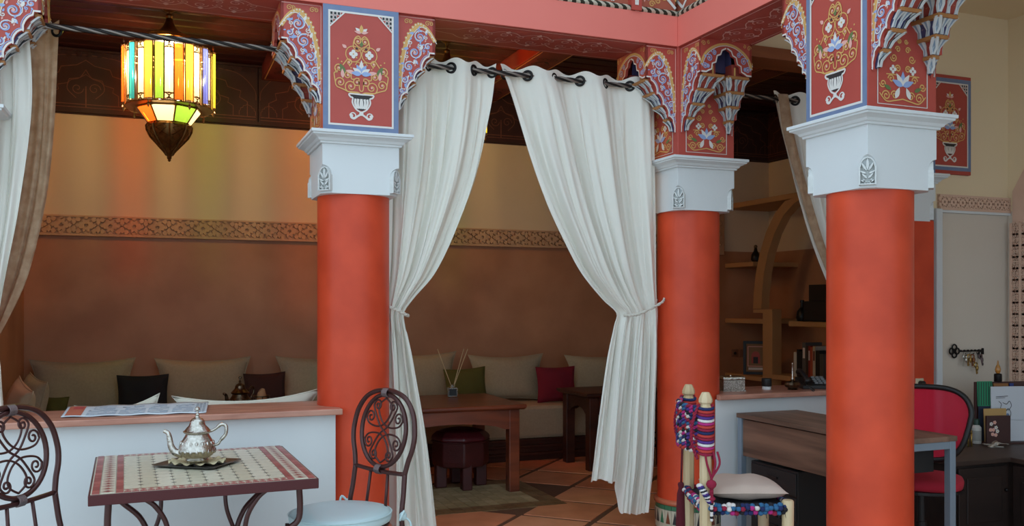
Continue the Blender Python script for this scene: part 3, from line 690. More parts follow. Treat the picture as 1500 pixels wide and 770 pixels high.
# ================================================================ CURTAINS, RODS, LANTERNS
LINEN = mat_cloth('cream_linen', 'EDEBE2', .16, 240)
VOILE = mat_cloth('patterned_voile', 'C4A88C', .35, 200, noise=(22, .8), col2='9A7A60')
ROPEC = mat('tie_cord', 'CFC8BC', .9, bump=(200, .4))
def kk(py, pl, pr, Y): a = onY(pl, py, Y); b = onY(pr, py, Y); return ((a.z + b.z)/2, a.x, b.x)
def smooth_key(K, z):
    """K sorted from top to bottom; monotone cubic between keys"""
    if z >= K[0][0]: return K[0][1], K[0][2]
    for i in range(len(K) - 1):
        if K[i+1][0] <= z <= K[i][0]:
            t = (K[i][0] - z) / (K[i][0] - K[i+1][0]); out = []
            for c in (1, 2):
                p = lambda j: K[min(max(j, 0), len(K)-1)]
                d = lambda j: (p(j+1)[c] - p(j-1)[c]) / max(1e-6, p(j-1)[0] - p(j+1)[0])
                h = K[i][0] - K[i+1][0]; a, b = K[i][c], K[i+1][c]
                out.append((2*t**3 - 3*t*t + 1)*a + (t**3 - 2*t*t + t)*h*d(i) + (-2*t**3 + 3*t*t)*b + (t**3 - t*t)*h*d(i+1))
            return tuple(out)
    return K[-1][1], K[-1][2]
def curtain(name, label, Y, keys, waves, m, ztie, zbot=.03, amp=.035, tie=None, rings=True, group=None, seed=1, dark=None, zr=2.842):
    K = sorted([kk(*k, Y) for k in keys], reverse=True); ztop = zr + .048; K[0] = (ztop,) + K[0][1:]
    rt = thing(name, label, 'curtain', ((K[-1][1] + K[-1][2])/2, Y, 0), group=group); ox, oy = rt.location.x, rt.location.y
    rnd = random.Random(seed); ph = [rnd.uniform(0, 6) for _ in range(6)]
    zb = zbot if callable(zbot) else (lambda u: zbot)
    def fn(u, v):
        vv = v
        z = lerp(ztop, zb(u), vv); xl, xr = smooth_key(K, max(z, K[-1][0])); wd = xr - xl
        dt = math.exp(-((z - ztie) / .16)**2); top = max(0, 1 - (ztop - z)/.35)
        x = lerp(xl, xr, u)
        free = min(1, (ztop - z)/.4)
        a = amp * (1 - .45*dt) * (1 if z > ztie else .9)
        y = a * math.sin(2*PI*waves*u)
        y += free * (1-dt*.6) * (.016*math.sin(2*PI*waves*2.3*u + ph[0] + z*.8) + .009*math.sin(2*PI*waves*4.1*u + ph[1] - z*1.7) + .006*math.sin(2*PI*waves*7*u + ph[2] + z*2.2))
        x += free * (.012*math.sin(2*PI*waves*u*1.0 + ph[3] + 1.5*z) + .006*math.sin(2*PI*waves*3.2*u + ph[4])) * (1-dt) * (wd > .12)
        x += dt * .004 * math.sin(40*u)
        zz = z + (.012*math.sin(2*PI*waves*u*2 + .6) * top if top > 0 else 0)
        if v > .97: zz += 0
        return (x - ox, y - oy + Y, zz)
    MB().grid(fn, max(90, int(waves*44)), 120).build('cloth', m, rt, smooth=True)
    if rings:
        for i in range(int(waves*2) + 1):
            u = (i + .0) / (2*waves)
            if u > 1.0: break
            u = min(max(u, .03), .97)
            p = Vector(fn(u, 0)); p2 = Vector(fn(u+.01, 0)) if u < .98 else p; tg = (p2 - p); tg.z = 0
            q = MB(); tg = tg.normalized() if tg.length else Vector((1, 0, 0)); nrm = Vector((-tg.y, tg.x, 0))
            c = Vector((p.x, p.y, ztop - .048)); pts = [c + (tg*math.cos(a) + Vector((0, 0, 1))*math.sin(a))*.027 for a in [2*PI*k/20 for k in range(20)]]
            q.tube(pts, .008, 8, closed=True); q.build('grommet', BLK, rt, smooth=True)
    if tie:
        P = [Vector(p) for p in tie]; q = MB()
        for s_ in (0, PI):
            n = 60; path = spline([p - Vector((ox, oy, 0)) for p in P], 8); k = len(path)
            q.tube([p + Vector((.0, math.sin(i*1.1 + s_)*.005, math.cos(i*1.1 + s_)*.005)) for i, p in enumerate(path)], .006, 6)
        q.build('tie_cord', ROPEC, rt, smooth=True)
    return rt
ZT = onY(590, 457, RY).z
x1 = onY(571, 455, 5.0).x
curtain('curtain', 'cream linen curtain tied back against the vase-painted column', RY,
        [(92, 556, 727), (150, 558, 722), (250, 560, 702), (330, 562, 672), (400, 564, 637), (440, 565, 604), (458, 565, 592), (478, 565, 594), (530, 564, 603), (640, 560, 622), (770, 556, 637), (800, 556, 641)],
        2.5, LINEN, ZT, .02, .034, tie=[(AX+.19, 4.98, ZT+.03), (1.27, 4.98, ZT+.015), (1.335, 4.99, ZT-.015), (1.36, 5.06, ZT-.02), (1.32, 5.12, ZT-.01), (AX+.19, 5.13, ZT+.02)], seed=3)
ZT2 = onY(905, 458, RY).z
def zb2(u):
    t = min(1, max(0, (u - .40)/.10)); t = t*t*(3 - 2*t); return lerp(.335, .12, t) + .012*math.sin(14*u)
curtain('curtain', 'cream linen curtain tied back to the inner corner column', RY,
        [(97, 733, 958), (150, 748, 958), (230, 772, 958), (300, 798, 959), (350, 822, 960), (400, 850, 961), (440, 884, 962), (458, 903, 963), (475, 900, 963), (520, 891, 963), (600, 881, 960), (680, 872, 957), (728, 866, 952), (790, 862, 945)],
        3.0, LINEN, ZT2, zb2, .036, tie=[(BX-.198, 5.03, ZT2+.09), (3.0, 4.99, ZT2+.06), (2.86, 4.985, ZT2+.0), (2.80, 5.0, ZT2-.015), (2.775, 5.06, ZT2-.015), (2.82, 5.12, ZT2), (BX-.19, 5.13, ZT2+.08)], seed=8)
curtain('curtain', 'plain cream curtain hanging beside the white capital of the far-end column', 5.0,
        [(34, -62, 40), (150, -66, 46), (300, -70, 30), (400, -72, 12), (470, -72, -2), (500, -72, -6), (540, -72, 2), (620, -74, 8), (800, -80, 14)], 1.5, LINEN, 1.27, .898, .03, seed=5, zr=2.847)
curtain('curtain', 'brown patterned voile curtain over the plain one at the counter end', 5.12,
        [(30, -40, 87), (130, -42, 81), (220, -44, 73), (300, -46, 61), (400, -50, 36), (470, -56, 8), (500, -58, -4), (560, -60, -8), (700, -60, 6), (800, -62, 10)], 1.5, VOILE, 1.27, .898, .03, seed=11, zr=2.847)
cd = curtain('curtain', 'curtain with patterned edging gathered behind the thick column before the desk', RY,
        [(138, 1133, 1256), (200, 1143, 1257), (280, 1164, 1258), (350, 1186, 1259), (410, 1210, 1260), (440, 1226, 1260), (460, 1234, 1260), (480, 1234, 1260), (560, 1230, 1260), (640, 1226, 1260)], 2.0, LINEN, 1.37, .9, .03, seed=13, zr=2.856)
def strip(u, v):
    z = lerp(onY(1133, 138, RY).z - .005, onY(1210, 430, RY).z, v); K = sorted([kk(*k, RY) for k in [(138, 1133, 1147), (200, 1143, 1158), (280, 1164, 1178), (350, 1186, 1198), (410, 1210, 1222), (440, 1226, 1240)]], reverse=True)
    a, b = smooth_key(K, z); return (lerp(a, b, u) - cd.location.x, -.045 - .01*math.sin(PI*u) + .006*math.sin(9*v + 5*u), z)
MB().grid(strip, 10, 60).build('patterned_lining', VOILE, cd, smooth=True)
def rod(label, x0, x1, Y, z):
    r = thing('curtain_rod', label, 'rod', ((x0+x1)/2, Y, z)); h = (x1 - x0)/2; q = MB(); n = int((x1-x0)*48)
    for s_ in range(4):
        q.tube([(lerp(-h, h, i/n), .0085*math.cos(i*.55 + s_*PI/2), .0085*math.sin(i*.55 + s_*PI/2)) for i in range(n+1)], .0075, 6, s_ % 2)
    q.build('twisted_bar', [mat('rod_black', '2B2726', .4, .7), mat('rod_pewter', '8A8078', .4, .7)], r, smooth=True)
    for sx in (-1, 1):
        MB().lathe([(.0, 0), (.03, 0), (.03, .008), (.018, .012), (.018, .02)], 16).build('end_cup', BLK, r).matrix_local = Matrix.Translation((sx*h, 0, 0)) @ Matrix.Rotation(-sx*PI/2, 4, 'Y')
    return r
rod('black twisted iron curtain rod passing before the coloured lantern', LX + .2, AX - .2, RY, 2.847)
rod('black twisted iron curtain rod carrying the two tied-back cream curtains', AX + .2, BX - .2, RY, 2.842)
rod('black twisted iron curtain rod over the reception counter', BX + .2, DX - .209, RY, 2.856)
# ---- coloured glass lanterns
GC = dict(orange=mat_pane('orange_glass', 'F0641E'), amber=mat_pane('amber_glass', 'E8A03A'), green=mat_pane('green_glass', '86B43C'), teal=mat_pane('teal_glass', '2F8C8C'),
          cream=mat_pane('frosted_cream_glass', 'DCC894', .45), blue=mat_pane('blue_glass', '5A64B8'), yellow=mat_pane('yellow_glass', 'D8C034'), clear=mat_pane('clear_glass', 'DAD2C0', .6))
BRASS = mat('aged_brass', '8A6436', .35, .8, noise=(40, .5), col2='4E3820')
LIT = bpy.data.materials.new('bulb_glow'); LIT.use_nodes = True; _n = LIT.node_tree.nodes; _n.remove(_n['Principled BSDF'])
_e = _n.new('ShaderNodeEmission'); _e.inputs[0].default_value = (1, .75, .42, 1); _e.inputs[1].default_value = 25
_t = _n.new('ShaderNodeBsdfTransparent'); _m = _n.new('ShaderNodeMixShader'); _m.inputs[0].default_value = .5
LIT.node_tree.links.new(_t.outputs[0], _m.inputs[1]); LIT.node_tree.links.new(_e.outputs[0], _m.inputs[2]); LIT.node_tree.links.new(_m.outputs[0], _n['Material Output'].inputs[0])
SEQ = 'cream orange cream amber cream teal cream orange orange cream teal cream amber green cream orange amber cream blue clear yellow yellow clear amber cream orange cream green'.split()
NP = 28
def lantern(label, loc, zc, power, rot, soft=False):
    """loc: bottom tip; zc: ceiling height"""
    L = thing('lantern', label, 'lantern', loc, group='coloured glass lanterns'); R = .31; z0, z1 = .385, .80
    pw = 2*PI*R/NP*.44
    fr = MB(); SQ = [{'orange': 'cream', 'teal': 'amber'}.get(q, q) for q in SEQ] if soft else SEQ
    for i in range(NP):
        a = 2*PI*i/NP + rot; rr = R - (.022 if i % 2 else 0); c, s_ = math.cos(a), math.sin(a)
        o = Vector((rr*c, rr*s_, 0)); tg = Vector((-s_, c, 0)); nm = Vector((c, s_, 0)); q = MB()
        # half-round glass strip
        q.grid(lambda u, v: o + tg*pw*(2*u-1)*.92 + nm*(.014*math.sin(PI*u)) + Vector((0, 0, lerp(z0 + .012, z1 - .012, v))), 4, 1)
        q.build('glass_pane', GC[SQ[i]], L, smooth=True)
        for e in (-1, 1):
            p = o + tg*pw*e; fr.tube([tuple(p + Vector((0, 0, z0))), tuple(p + Vector((0, 0, z1)))], .0035, 5)
        for zz in (z0, z1, z0 + .05, z1 - .05) if SEQ[i] in ('cream', 'clear') else (z0, z1):
            fr.tube([tuple(o - tg*pw + Vector((0, 0, zz))), tuple(o + nm*.014 + Vector((0, 0, zz))), tuple(o + tg*pw + Vector((0, 0, zz)))], .005, 5)
        if SEQ[i] in ('cream', 'clear'):
            for k in range(5):
                for zz in (z0 + .025, z1 - .025): fr.tube([tuple(o + tg*pw*(k-2)*.4 + nm*.012 + Vector((0, 0, zz-.025))), tuple(o - tg*pw*(k-2)*.4 + nm*.012 + Vector((0, 0, zz+.025)))], .0022, 4)
        if i % 4 == 0:
            fr.lathe([(.001, z0-.055), (.006, z0-.045), (.011, z0-.03), (.004, z0-.015), (.006, z0)], 6, c=(o.x, o.y)); fr.lathe([(.007, z1), (.003, z1+.02), (.007, z1+.03), (.001, z1+.05)], 6, c=(o.x, o.y))
    fr.build('cage', BRASS, L)
    # sloping panes above and below, eight each
    for top, cols in ((True, ['cream', 'blue', 'cream', 'cream', 'amber', 'orange', 'cream', 'green']), (False, ['green', 'cream', 'orange', 'cream', 'green', 'cream', 'orange', 'cream'])):
        ra, za, rb, zb = (.235, z1, .15, z1 + .075) if top else (.225, z0 - .005, .145, z0 - .115); fm = MB()
        for i in range(8):
            a0, a1 = 2*PI*(i)/8 + rot + .2, 2*PI*(i+1)/8 + rot + .2; P = lambda r, a, z: (r*math.cos(a), r*math.sin(a), z)
            MB().add([P(ra, a0+.03, za), P(ra, a1-.03, za), P(rb, a1-.03, zb), P(rb, a0+.03, zb)], [(0, 1, 2, 3)]).build('glass_pane', GC[cols[i]], L)
            fm.tube([P(ra, a0, za), P(rb, a0, zb)], .006, 5); fm.tube([P(ra, a0, za), P(ra, a1, za)], .007, 5); fm.tube([P(rb, a0, zb), P(rb, a1, zb)], .009, 5)
            if not top: fm.lathe([(.001, zb-.035), (.006, zb-.02), (.003, zb-.008), (.006, zb)], 6, c=(rb*math.cos(a0), rb*math.sin(a0)))
        fm.build('crown_frame' if top else 'bowl_frame', BRASS, L)
    # plate rings that join the cage to the crown and the bowl
    MB().lathe([(.22, z1-.004), (.30, z1-.004), (.30, z1+.004), (.22, z1+.004), (.22, z1-.004)], 28, cap=False).build('plate_ring', BRASS, L)
    MB().lathe([(.21, z0-.004), (.30, z0-.004), (.30, z0+.004), (.21, z0+.004), (.21, z0-.004)], 28, cap=False).build('plate_ring', BRASS, L)
    MB().lathe([(.15, .875), (.162, .88), (.162, .905), (.15, .91), (.12, .925), (.07, .945), (.045, .975), (.03, 1.01), (.022, 1.04), (.028, 1.055), (.02, 1.07)], 24).build('dome', BRASS, L, auto=.5)
    ob = MB(); prof = [(.145, .27), (.155, .255), (.152, .225), (.128, .175), (.075, .115), (.036, .07), (.02, .045), (.014, .035), (.018, .028), (.01, .018), (.012, .01), (.002, 0)]
    ob.lathe(prof, 24)
    for i in range(8):
        a = 2*PI*i/8; ob.tube([(r*1.02*math.cos(a), r*1.02*math.sin(a), z) for r, z in prof[:7]], .006, 5)
        for k in range(6):
            for dd in (-1, 1):
                rr = lambda j: prof[min(j, 6)]; j = k*.9 + .2; r, z = prof[int(j)]; a2 = a + PI/8
                ob.tube([(r*1.01*math.cos(a2 - dd*.25), r*1.01*math.sin(a2 - dd*.25), z), (prof[int(j)+1][0]*1.02*math.cos(a2 + dd*.25), prof[int(j)+1][0]*1.02*math.sin(a2 + dd*.25), prof[int(j)+1][1])], .003, 4)
    ob.build('pierced_drop', BRASS, L, auto=.5)
    ch = MB(); zz = 1.06; k = 0
    while zz < zc - loc[2] - .03:
        ch.tube([((.013*math.cos(a)) if k % 2 else 0, 0 if k % 2 else .013*math.cos(a), zz + .02 + .024*math.sin(a)) for a in [2*PI*i/10 for i in range(10)]], .0035, 5, closed=True); zz += .036; k += 1
    ch.lathe([(.05, zc - loc[2]), (.05, zc - loc[2] - .012), (.02, zc - loc[2] - .03)], 16); ch.build('chain', BRASS, L)
    bz = .72
    MB().ball((0, 0, bz), (.03, .03, .042), 14).build('bulb', LIT, L, smooth=True)
    MB().lathe([(.015, bz + .04), (.016, bz + .10), (.006, bz + .11), (.004, .95)], 12).build('lamp_holder', BLK, L)
    pl = bpy.data.lights.new('lantern_bulb', 'POINT'); pl.energy = power; pl.color = (1, .88, .70); pl.shadow_soft_size = .025
    po = bpy.data.objects.new('lantern_bulb', pl); COL.objects.link(po); po.parent = L; po.location = (0, 0, bz)
    return L
p = onY(248, 237, 7.0); lantern('multicoloured glass and brass lantern hanging behind the twisted rod', (p.x, 7.0, p.z), 3.6, 70, PI/2 - .02)
p = onY(655, 237, 7.0); lantern('coloured glass lantern hidden behind the tied cream curtain', (p.x, 7.0, p.z - .16), 3.6, 70, PI/2 - .1, True)
for o in list(bpy.data.objects):
    if o.get('category') == 'lantern' and 'group' in o: del o['group']
# ================================================================ SALON FURNITURE
WOODT = mat_wood('red_brown_table_wood', '8A4428', '5E2A1A', 10, (.12, 1, 1), .38, .3)
WOODD = mat_wood('dark_brown_wood', '4A2418', '2E160F', 10, (.12, 1, 1), .45)
BEIGE = mat('beige_upholstery', 'B0A084', .95, noise=(60, .25), bump=(300, .3))
BEIGE2 = mat('taupe_upholstery', 'A6957C', .95, noise=(60, .25), bump=(300, .3))
def banquette(label, x0, x1, y0, y1, front):
    """front: which side faces the room: '-y', '+x' or '+y'"""
    b = thing('banquette', label, 'sofa', ((x0+x1)/2, (y0+y1)/2, 0)); hx, hy = (x1-x0)/2, (y1-y0)/2
    box('plinth', -hx+.03, hx-.03, -hy+.03, hy-.03, 0, .05, WOODD, b)
    m = MB()
    m.sqloft  # base with stepped mouldings
    for e, z0, z1 in ((.0, .05, .075), (.02, .075, .12), (.008, .12, .145), (.02, .145, .185), (0, .185, .20)): m.box(-hx+e, hx-e, -hy+e, hy-e, z0, z1)
    m.build('wooden_base', WOODD, b, bev=.004)
    box('mattress', -hx+.01, hx-.01, -hy+.01, hy-.01, .2, .51, BEIGE, b, .035)
    return b
banquette('long beige banquette with dark moulded base along the brown wall', XW0 + .02, 4.6, 7.72, YB - .02, '-y')
banquette('short beige banquette against the side wall by the patterned curtain', XW0 + .02, XW0 + .70, 5.98, 7.70, '+x')
banquette('beige banquette backing onto the marble counter', -.28, .83, 5.30, 5.95, '+y')
def pillow_mesh(w, h, t, pinch=.10, n=18):
    mb = MB()
    for sd in (1, -1):
        def fn(a, b):
            u, v = 2*a-1, 2*b-1; x = w/2*u*(1 - pinch*(1 - v*v)*abs(u)**2); y = h/2*v*(1 - pinch*(1 - u*u)*abs(v)**2)
            d = max(0, (1-u*u)*(1-v*v)); return (x, sd*(t/2*d**.42 + .006*math.sin(7*u+3*v)*d), y)
        if sd < 0: mb.grid(lambda a, b: fn(1-a, b), n, n)
        else: mb.grid(fn, n, n)
    return mb
def cushion(label, c, w, h, t, m, yaw=0, tilt=0, roll=0, pinch=.10, seam=None):
    """upright cushion; c = middle of its lower edge; tilt leans it back (+y)"""
    k = thing('cushion', label, 'cushion', c, yaw)
    mb = pillow_mesh(w, h, t, pinch); mb2 = MB(); e = []
    M = Matrix.Translation((0, 0, h/2*math.cos(tilt))) @ Matrix.Rotation(-tilt, 4, 'X') @ Matrix.Rotation(roll, 4, 'Y')
    for (a0, b0, a1, b1) in ((-1, -1, 1, -1), (1, -1, 1, 1), (1, 1, -1, 1), (-1, 1, -1, -1)):
        for i in range(10):
            u, v = lerp(a0, a1, i/10), lerp(b0, b1, i/10); e.append((w/2*u*(1 - pinch*(1 - v*v)*abs(u)**2), 0, h/2*v*(1 - pinch*(1 - u*u)*abs(v)**2)))
    mb.v = [tuple(M @ Vector(p)) for p in mb.v]; mb.build('cover', m, k, smooth=True)
    mb2.M = M; mb2.tube(e, .005, 6, closed=True); mb2.build('piping', seam or m, k, smooth=True); return k
def wall_cushion(label, pl, pr, ytop, m, Y=8.18, tilt=.12, z=.51):
    a, b = onY(pl, ytop, Y+.1), onY(pr, ytop, Y+.1); w = b.x - a.x; h = (a.z + b.z)/2 - z + .02
    return cushion(label, ((a.x+b.x)/2, Y, z), w, h/math.cos(tilt), .2, m, 0, tilt, 0, .15)
wall_cushion('big beige wall cushion with the black pillow before its edge', 44, 199, 528, BEIGE2)
wall_cushion('big beige wall cushion between the black and dark brown pillows', 226, 366, 526, BEIGE2)
wall_cushion('big beige wall cushion beside the dark brown pillow and the column', 402, 540, 523, BEIGE)
wall_cushion('big beige wall cushion behind the reed diffuser', 548, 665, 518, BEIGE2)
wall_cushion('big beige wall cushion between the green and red pillows', 682, 791, 521, BEIGE)
wall_cushion('big beige wall cushion behind the dark table by the corner curtain', 822, 935, 521, BEIGE)
def small_cushion(label, pl, pr, ytop, m, Y=7.98, z=.51, tilt=.15, roll=0, zt=None):
    a, b = onY(pl, ytop, Y), onY(pr, ytop, Y); h = max(.3, (a.z + b.z)/2 - z)
    return cushion(label, ((a.x+b.x)/2, Y, z), b.x - a.x, h/math.cos(tilt), .13, m, 0, tilt, roll, .09)
BLACKC = mat('black_pillow', '18161A', .9, bump=(300, .3)); BROWNC = mat('dark_brown_pillow', '3A2019', .9, bump=(300, .3))
REDC = mat('crimson_pillow', '7E1426', .9, bump=(300, .3)); GREENC = mat('olive_pillow', '56501F', .9, bump=(300, .3)); IVORY = mat('ivory_pillow', 'D9D4C4', .95, bump=(300, .3))
small_cushion('black square pillow on the long banquette', 171, 247, 549, BLACKC, 7.96)
small_cushion('dark brown square pillow on the long banquette', 358, 419, 546, BROWNC, 7.96, roll=-.03)
small_cushion('crimson square pillow on the long banquette', 786, 843, 537, REDC, 7.96)
small_cushion('olive green pillow behind the reed diffuser', 652, 713, 539, GREENC, 7.96, roll=-.05)
cushion('beige pillow standing on the short side banquette near the corner', (-.82, 7.30, .537), .46, .40, .16, BEIGE, -1.2, .2, .1)
cushion('pale beige pillow leaning in front on the short side banquette', (-.83, 6.62, .552), .48, .40, .16, mat('sand_pillow', 'C2B092', .95, bump=(300, .3)), -1.25, .25, .15)
cushion('small olive green pillow in the banquette corner', (-.72, 7.66, .512), .24, .24, .10, GREENC, -.5, .2)
a, b = onY(252, 578, 5.50), onY(468, 572, 5.50)
cushion('wide ivory cushion leaning on the back of the marble counter', ((a.x+b.x)/2, 5.42, .515), b.x-a.x, (a.z+b.z)/2-.51+.01, .17, IVORY, 0, -.1, -.02, .25)
a, b = onY(118, 577, 5.50), onY(241, 577, 5.50)
cushion('ivory cushion behind the newspaper on the marble counter', ((a.x+b.x)/2, 5.42, .515), b.x-a.x, (a.z+b.z)/2-.51-.02, .17, IVORY, 0, -.1, -.12, .25)
def salon_table(label, x0, x1, y0, y1, zt, m):
    t = thing('wooden_table', label, 'table', ((x0+x1)/2, (y0+y1)/2, 0)); hx, hy = (x1-x0)/2, (y1-y0)/2
    MB().rings([[(a*(hx-e), b*(hy-e), z) for a, b in ((-1, -1), (1, -1), (1, 1), (-1, 1))] for e, z in ((.02, zt-.04), (.005, zt-.03), (0, zt-.022), (0, zt-.006), (.006, zt))]).build('table_top', m, t)
    for sx in (-1, 1):
        for sy in (-1, 1): box('leg', sx*(hx-.085) - .043, sx*(hx-.085) + .043, sy*(hy-.085) - .043, sy*(hy-.085) + .043, 0, zt-.04, m, t, .006)
    for sd in (-1, 1):
        for ln, fn in ((hx-.128, lambda p, q: ((p, sd*(hy-.06), q))), (hy-.128, lambda p, q: ((sd*(hx-.06), p, q)))):
            P = [(-ln, zt-.04), (ln, zt-.04), (ln, zt-.19)] + [(lerp(ln-.04, -ln+.04, i/12), zt - .19 + .055*math.sin(PI*i/12)**.6) for i in range(13)] + [(-ln, zt-.19)]
            q = MB(); o = fn(0, 0); u = Vector(fn(1, 0)) - Vector(o); q.prism(P[::-1], o, u, (0, 0, 1), .022); q.build('apron', m, t)
    return t
salon_table('red-brown wooden table with arched apron holding the reed diffuser', 1.5, 2.68, 6.44, 7.40, .68, WOODT)
salon_table('dark wooden table half hidden by the corner curtain', 3.47, 4.35, 6.98, 7.62, .68, WOODD)
salon_table('wooden table behind the counter holding the silver tea things', -.05, 1.15, 6.25, 7.1, .68, WOODD)
# ---- leather drum stool on four block legs
LEATH = mat('burgundy_leather', '4A1A1A', .4, noise=(12, .5), col2='35100F', bump=(60, .15))
st = thing('leather_stool', 'burgundy leather drum stool under the red-brown table', 'stool', (2.28, 6.86, 0), .2)
MB().lathe([(.20, .17), (.225, .18), (.23, .22), (.228, .36), (.222, .385)], 8, ph=PI/8).build('drum', LEATH, st, bev=.008)
MB().lathe([(.235, .375), (.24, .39), (.235, .41), (.19, .445), (.10, .465), (.001, .47)], 8, ph=PI/8).build('padded_top', mat('dark_red_leather', '5A1C22', .35, noise=(10, .5), bump=(60, .15)), st, bev=.012)
for i in range(4):
    a = i*PI/2 - .25; box('leg', -.045, .045, -.04, .04, 0, .24, LEATH, st, .01).matrix_local = Matrix.Translation((.165*math.cos(a), .165*math.sin(a), 0)) @ Matrix.Rotation(a, 4, 'Z')
MB().tube([(.236*math.cos(i*PI/4+PI/8), .236*math.sin(i*PI/4+PI/8), .37) for i in range(8)], .006, 6, closed=True).build('piping', LEATH, st)
# ---- reed diffuser
p = onZ(663, 581, .68)
rd = thing('reed_diffuser', 'square glass reed diffuser with three reeds and black label', 'diffuser', (p.x, p.y, .68), -.25)
GLS = mat('clear_bottle_glass', 'E8E6E0', .05, trans=.9); REED = mat('reed', 'CBB38A', .8)
MB().box(-.042, .042, -.042, .042, 0, .08).build('bottle', GLS, rd, bev=.008)
MB().box(-.035, .035, -.035, .035, .006, .05).build('oil', mat('amber_oil', 'A8895A', .1, trans=.6), rd)
MB().box(-.030, .030, -.044, -.0425, .014, .07).build('paper_label', BLK, rd)
MB().lathe([(.018, .08), (.02, .085), (.02, .105), (.014, .105)], 16).build('neck', GLS, rd, smooth=True)
for dx, dy in ((-.125, .03), (.095, .02), (.125, -.02)):
    MB().tube([(-dx*.12, -dy*.1, .02), (dx, dy, .40)], .0032, 6).build('reed', REED, rd)
# ---- silver tea things on the salon table behind the counter
SILV = mat('worn_silver', 'C9C3BA', .22, 1.0, noise=(70, .5), col2='8E877C', bump=(90, .25))
SILVD = mat('tarnished_silver', '6E5E4C', .28, 1.0, noise=(60, .5), col2='3E342A', bump=(90, .2))
def teapot(name, label, loc, rz, m, s=1.0):
    t = thing(name, label, 'teapot', loc, rz); k = s; L = lambda P: [(r*k, z*k) for r, z in P]
    body = MB().lathe(L([(.052, 0), (.056, .006), (.05, .012), (.075, .03), (.088, .055), (.085, .08), (.07, .105), (.058, .125), (.055, .133), (.062, .138), (.064, .143)]), 36); body.build('body', m, t, auto=.5)
    rel = MB()
    for i in range(18):   # chased petals round the belly
        a = 2*PI*i/18
        for r, z, w in ((.081, .052, .010), (.0755, .085, .0085)): rel.ball((r*k*math.cos(a), r*k*math.sin(a), z*k), (w*k, w*k, .016*k), 6)
    rel.build('chased_relief', m, t, smooth=True)
    MB().lathe(L([(.066, .141), (.068, .147), (.06, .152), (.05, .165), (.04, .175), (.036, .186), (.034, .198), (.026, .208), (.012, .215), (.008, .222), (.012, .228), (.006, .235), (.005, .246), (.012, .252), (.011, .262), (.003, .268)]), 30).build('lid', m, t, auto=.5)
    sp = spline([(-.07*k, 0, .035*k), (-.105*k, 0, .045*k), (-.125*k, 0, .075*k), (-.132*k, 0, .115*k), (-.14*k, 0, .14*k), (-.16*k, 0, .15*k)], 6)
    MB().tube(sp, [lerp(.021, .0085, i/(len(sp)-1))*k for i in range(len(sp))], 12).build('spout', m, t, smooth=True)
    hd = spline([(.055*k, 0, .142*k), (.085*k, 0, .155*k), (.115*k, 0, .178*k), (.138*k, 0, .168*k), (.136*k, 0, .13*k), (.112*k, 0, .10*k), (.10*k, 0, .082*k), (.078*k, 0, .075*k)], 6)
    MB().tube(hd, [(.0085 if 8 < i < 30 else .0065)*k for i in range(len(hd))], 10).build('handle', m, t, smooth=True)
    for i in range(4):
        a = PI/4 + i*PI/2; MB().lathe(L([(.004, -.012), (.008, -.01), (.006, 0), (.012, .012)]), 8, c=(.045*k*math.cos(a), .045*k*math.sin(a))).build('foot', m, t, smooth=True)
    return t
p = onY(352, 585, 6.6); teapot('teapot', 'tarnished silver teapot standing on the salon table behind the counter', (p.x, 6.62, .692), .7, SILVD, .95)
p = onY(372, 585, 6.62)
gb = thing('glass_basket', 'silver wire basket with tan napkin beside the tarnished teapot', 'basket', (p.x + .03, 6.42, .68))
q = MB()
for z in (.02, .08, .14): q.tube([(.055*math.cos(2*PI*i/16), .055*math.sin(2*PI*i/16), z) for i in range(16)], .004, 6, closed=True)
for i in range(8): q.tube([(.055*math.cos(PI*i/4), .055*math.sin(PI*i/4), 0), (.055*math.cos(PI*i/4), .055*math.sin(PI*i/4), .14)], .003, 5)
q.build('wire_frame', SILVD, gb, smooth=True)
q = MB(); q.grid(lambda u, v: (.045*math.cos(2*PI*u)*(1 - .5*v*v), .045*math.sin(2*PI*u)*(1-.5*v*v), .03 + .15*v + .012*math.sin(9*u)*v), 20, 8); q.build('napkin', mat('tan_napkin', 'A87A55', .9), gb, smooth=True)
# ================================================================ COURTYARD TABLE, CHAIRS, TEA SET
tx0, tx1, ty0, ty1 = -.245, .618, 3.735, 4.675
mt = thing('mosaic_table', 'mosaic-topped iron table holding the silver teapot', 'table', ((tx0+tx1)/2, (ty0+ty1)/2, 0), math.radians(1.6)); hx, hy = (tx1-tx0)/2, (ty1-ty0)/2; zt = .738
RIM = mat('maroon_iron_rim', '4A1418', .35, .2)
q = MB(); q.box(-hx, hx, -hy, hy, zt-.045, zt-.004); q.build('tray_frame', RIM, mt, bev=.003)
CT = [mat('cream_zellige_%d' % i, c, .3, noise=(40, .3)) for i, c in enumerate(('CBC4AE', 'D2CBB6', 'C2BAA2'))]; RT = [mat('red_zellige_%d' % i, c, .3, noise=(40, .3)) for i, c in enumerate(('9A4A48', 'A45652', '8C3E3E'))]
def tl(P, m, nm='mosaic_tile'): return MB().prism(P, (0, 0, zt-.006), (1, 0, 0), (0, 1, 0), .006).build(nm, m, mt)
bw = .028; e = .004; sy_b = .052           # plain red bars and zigzag on the short sides, narrow lozenge bands on the long sides
xi, yi = hx - .012, hy - .010
fx, fy = xi - 2*bw - .056, yi - sy_b
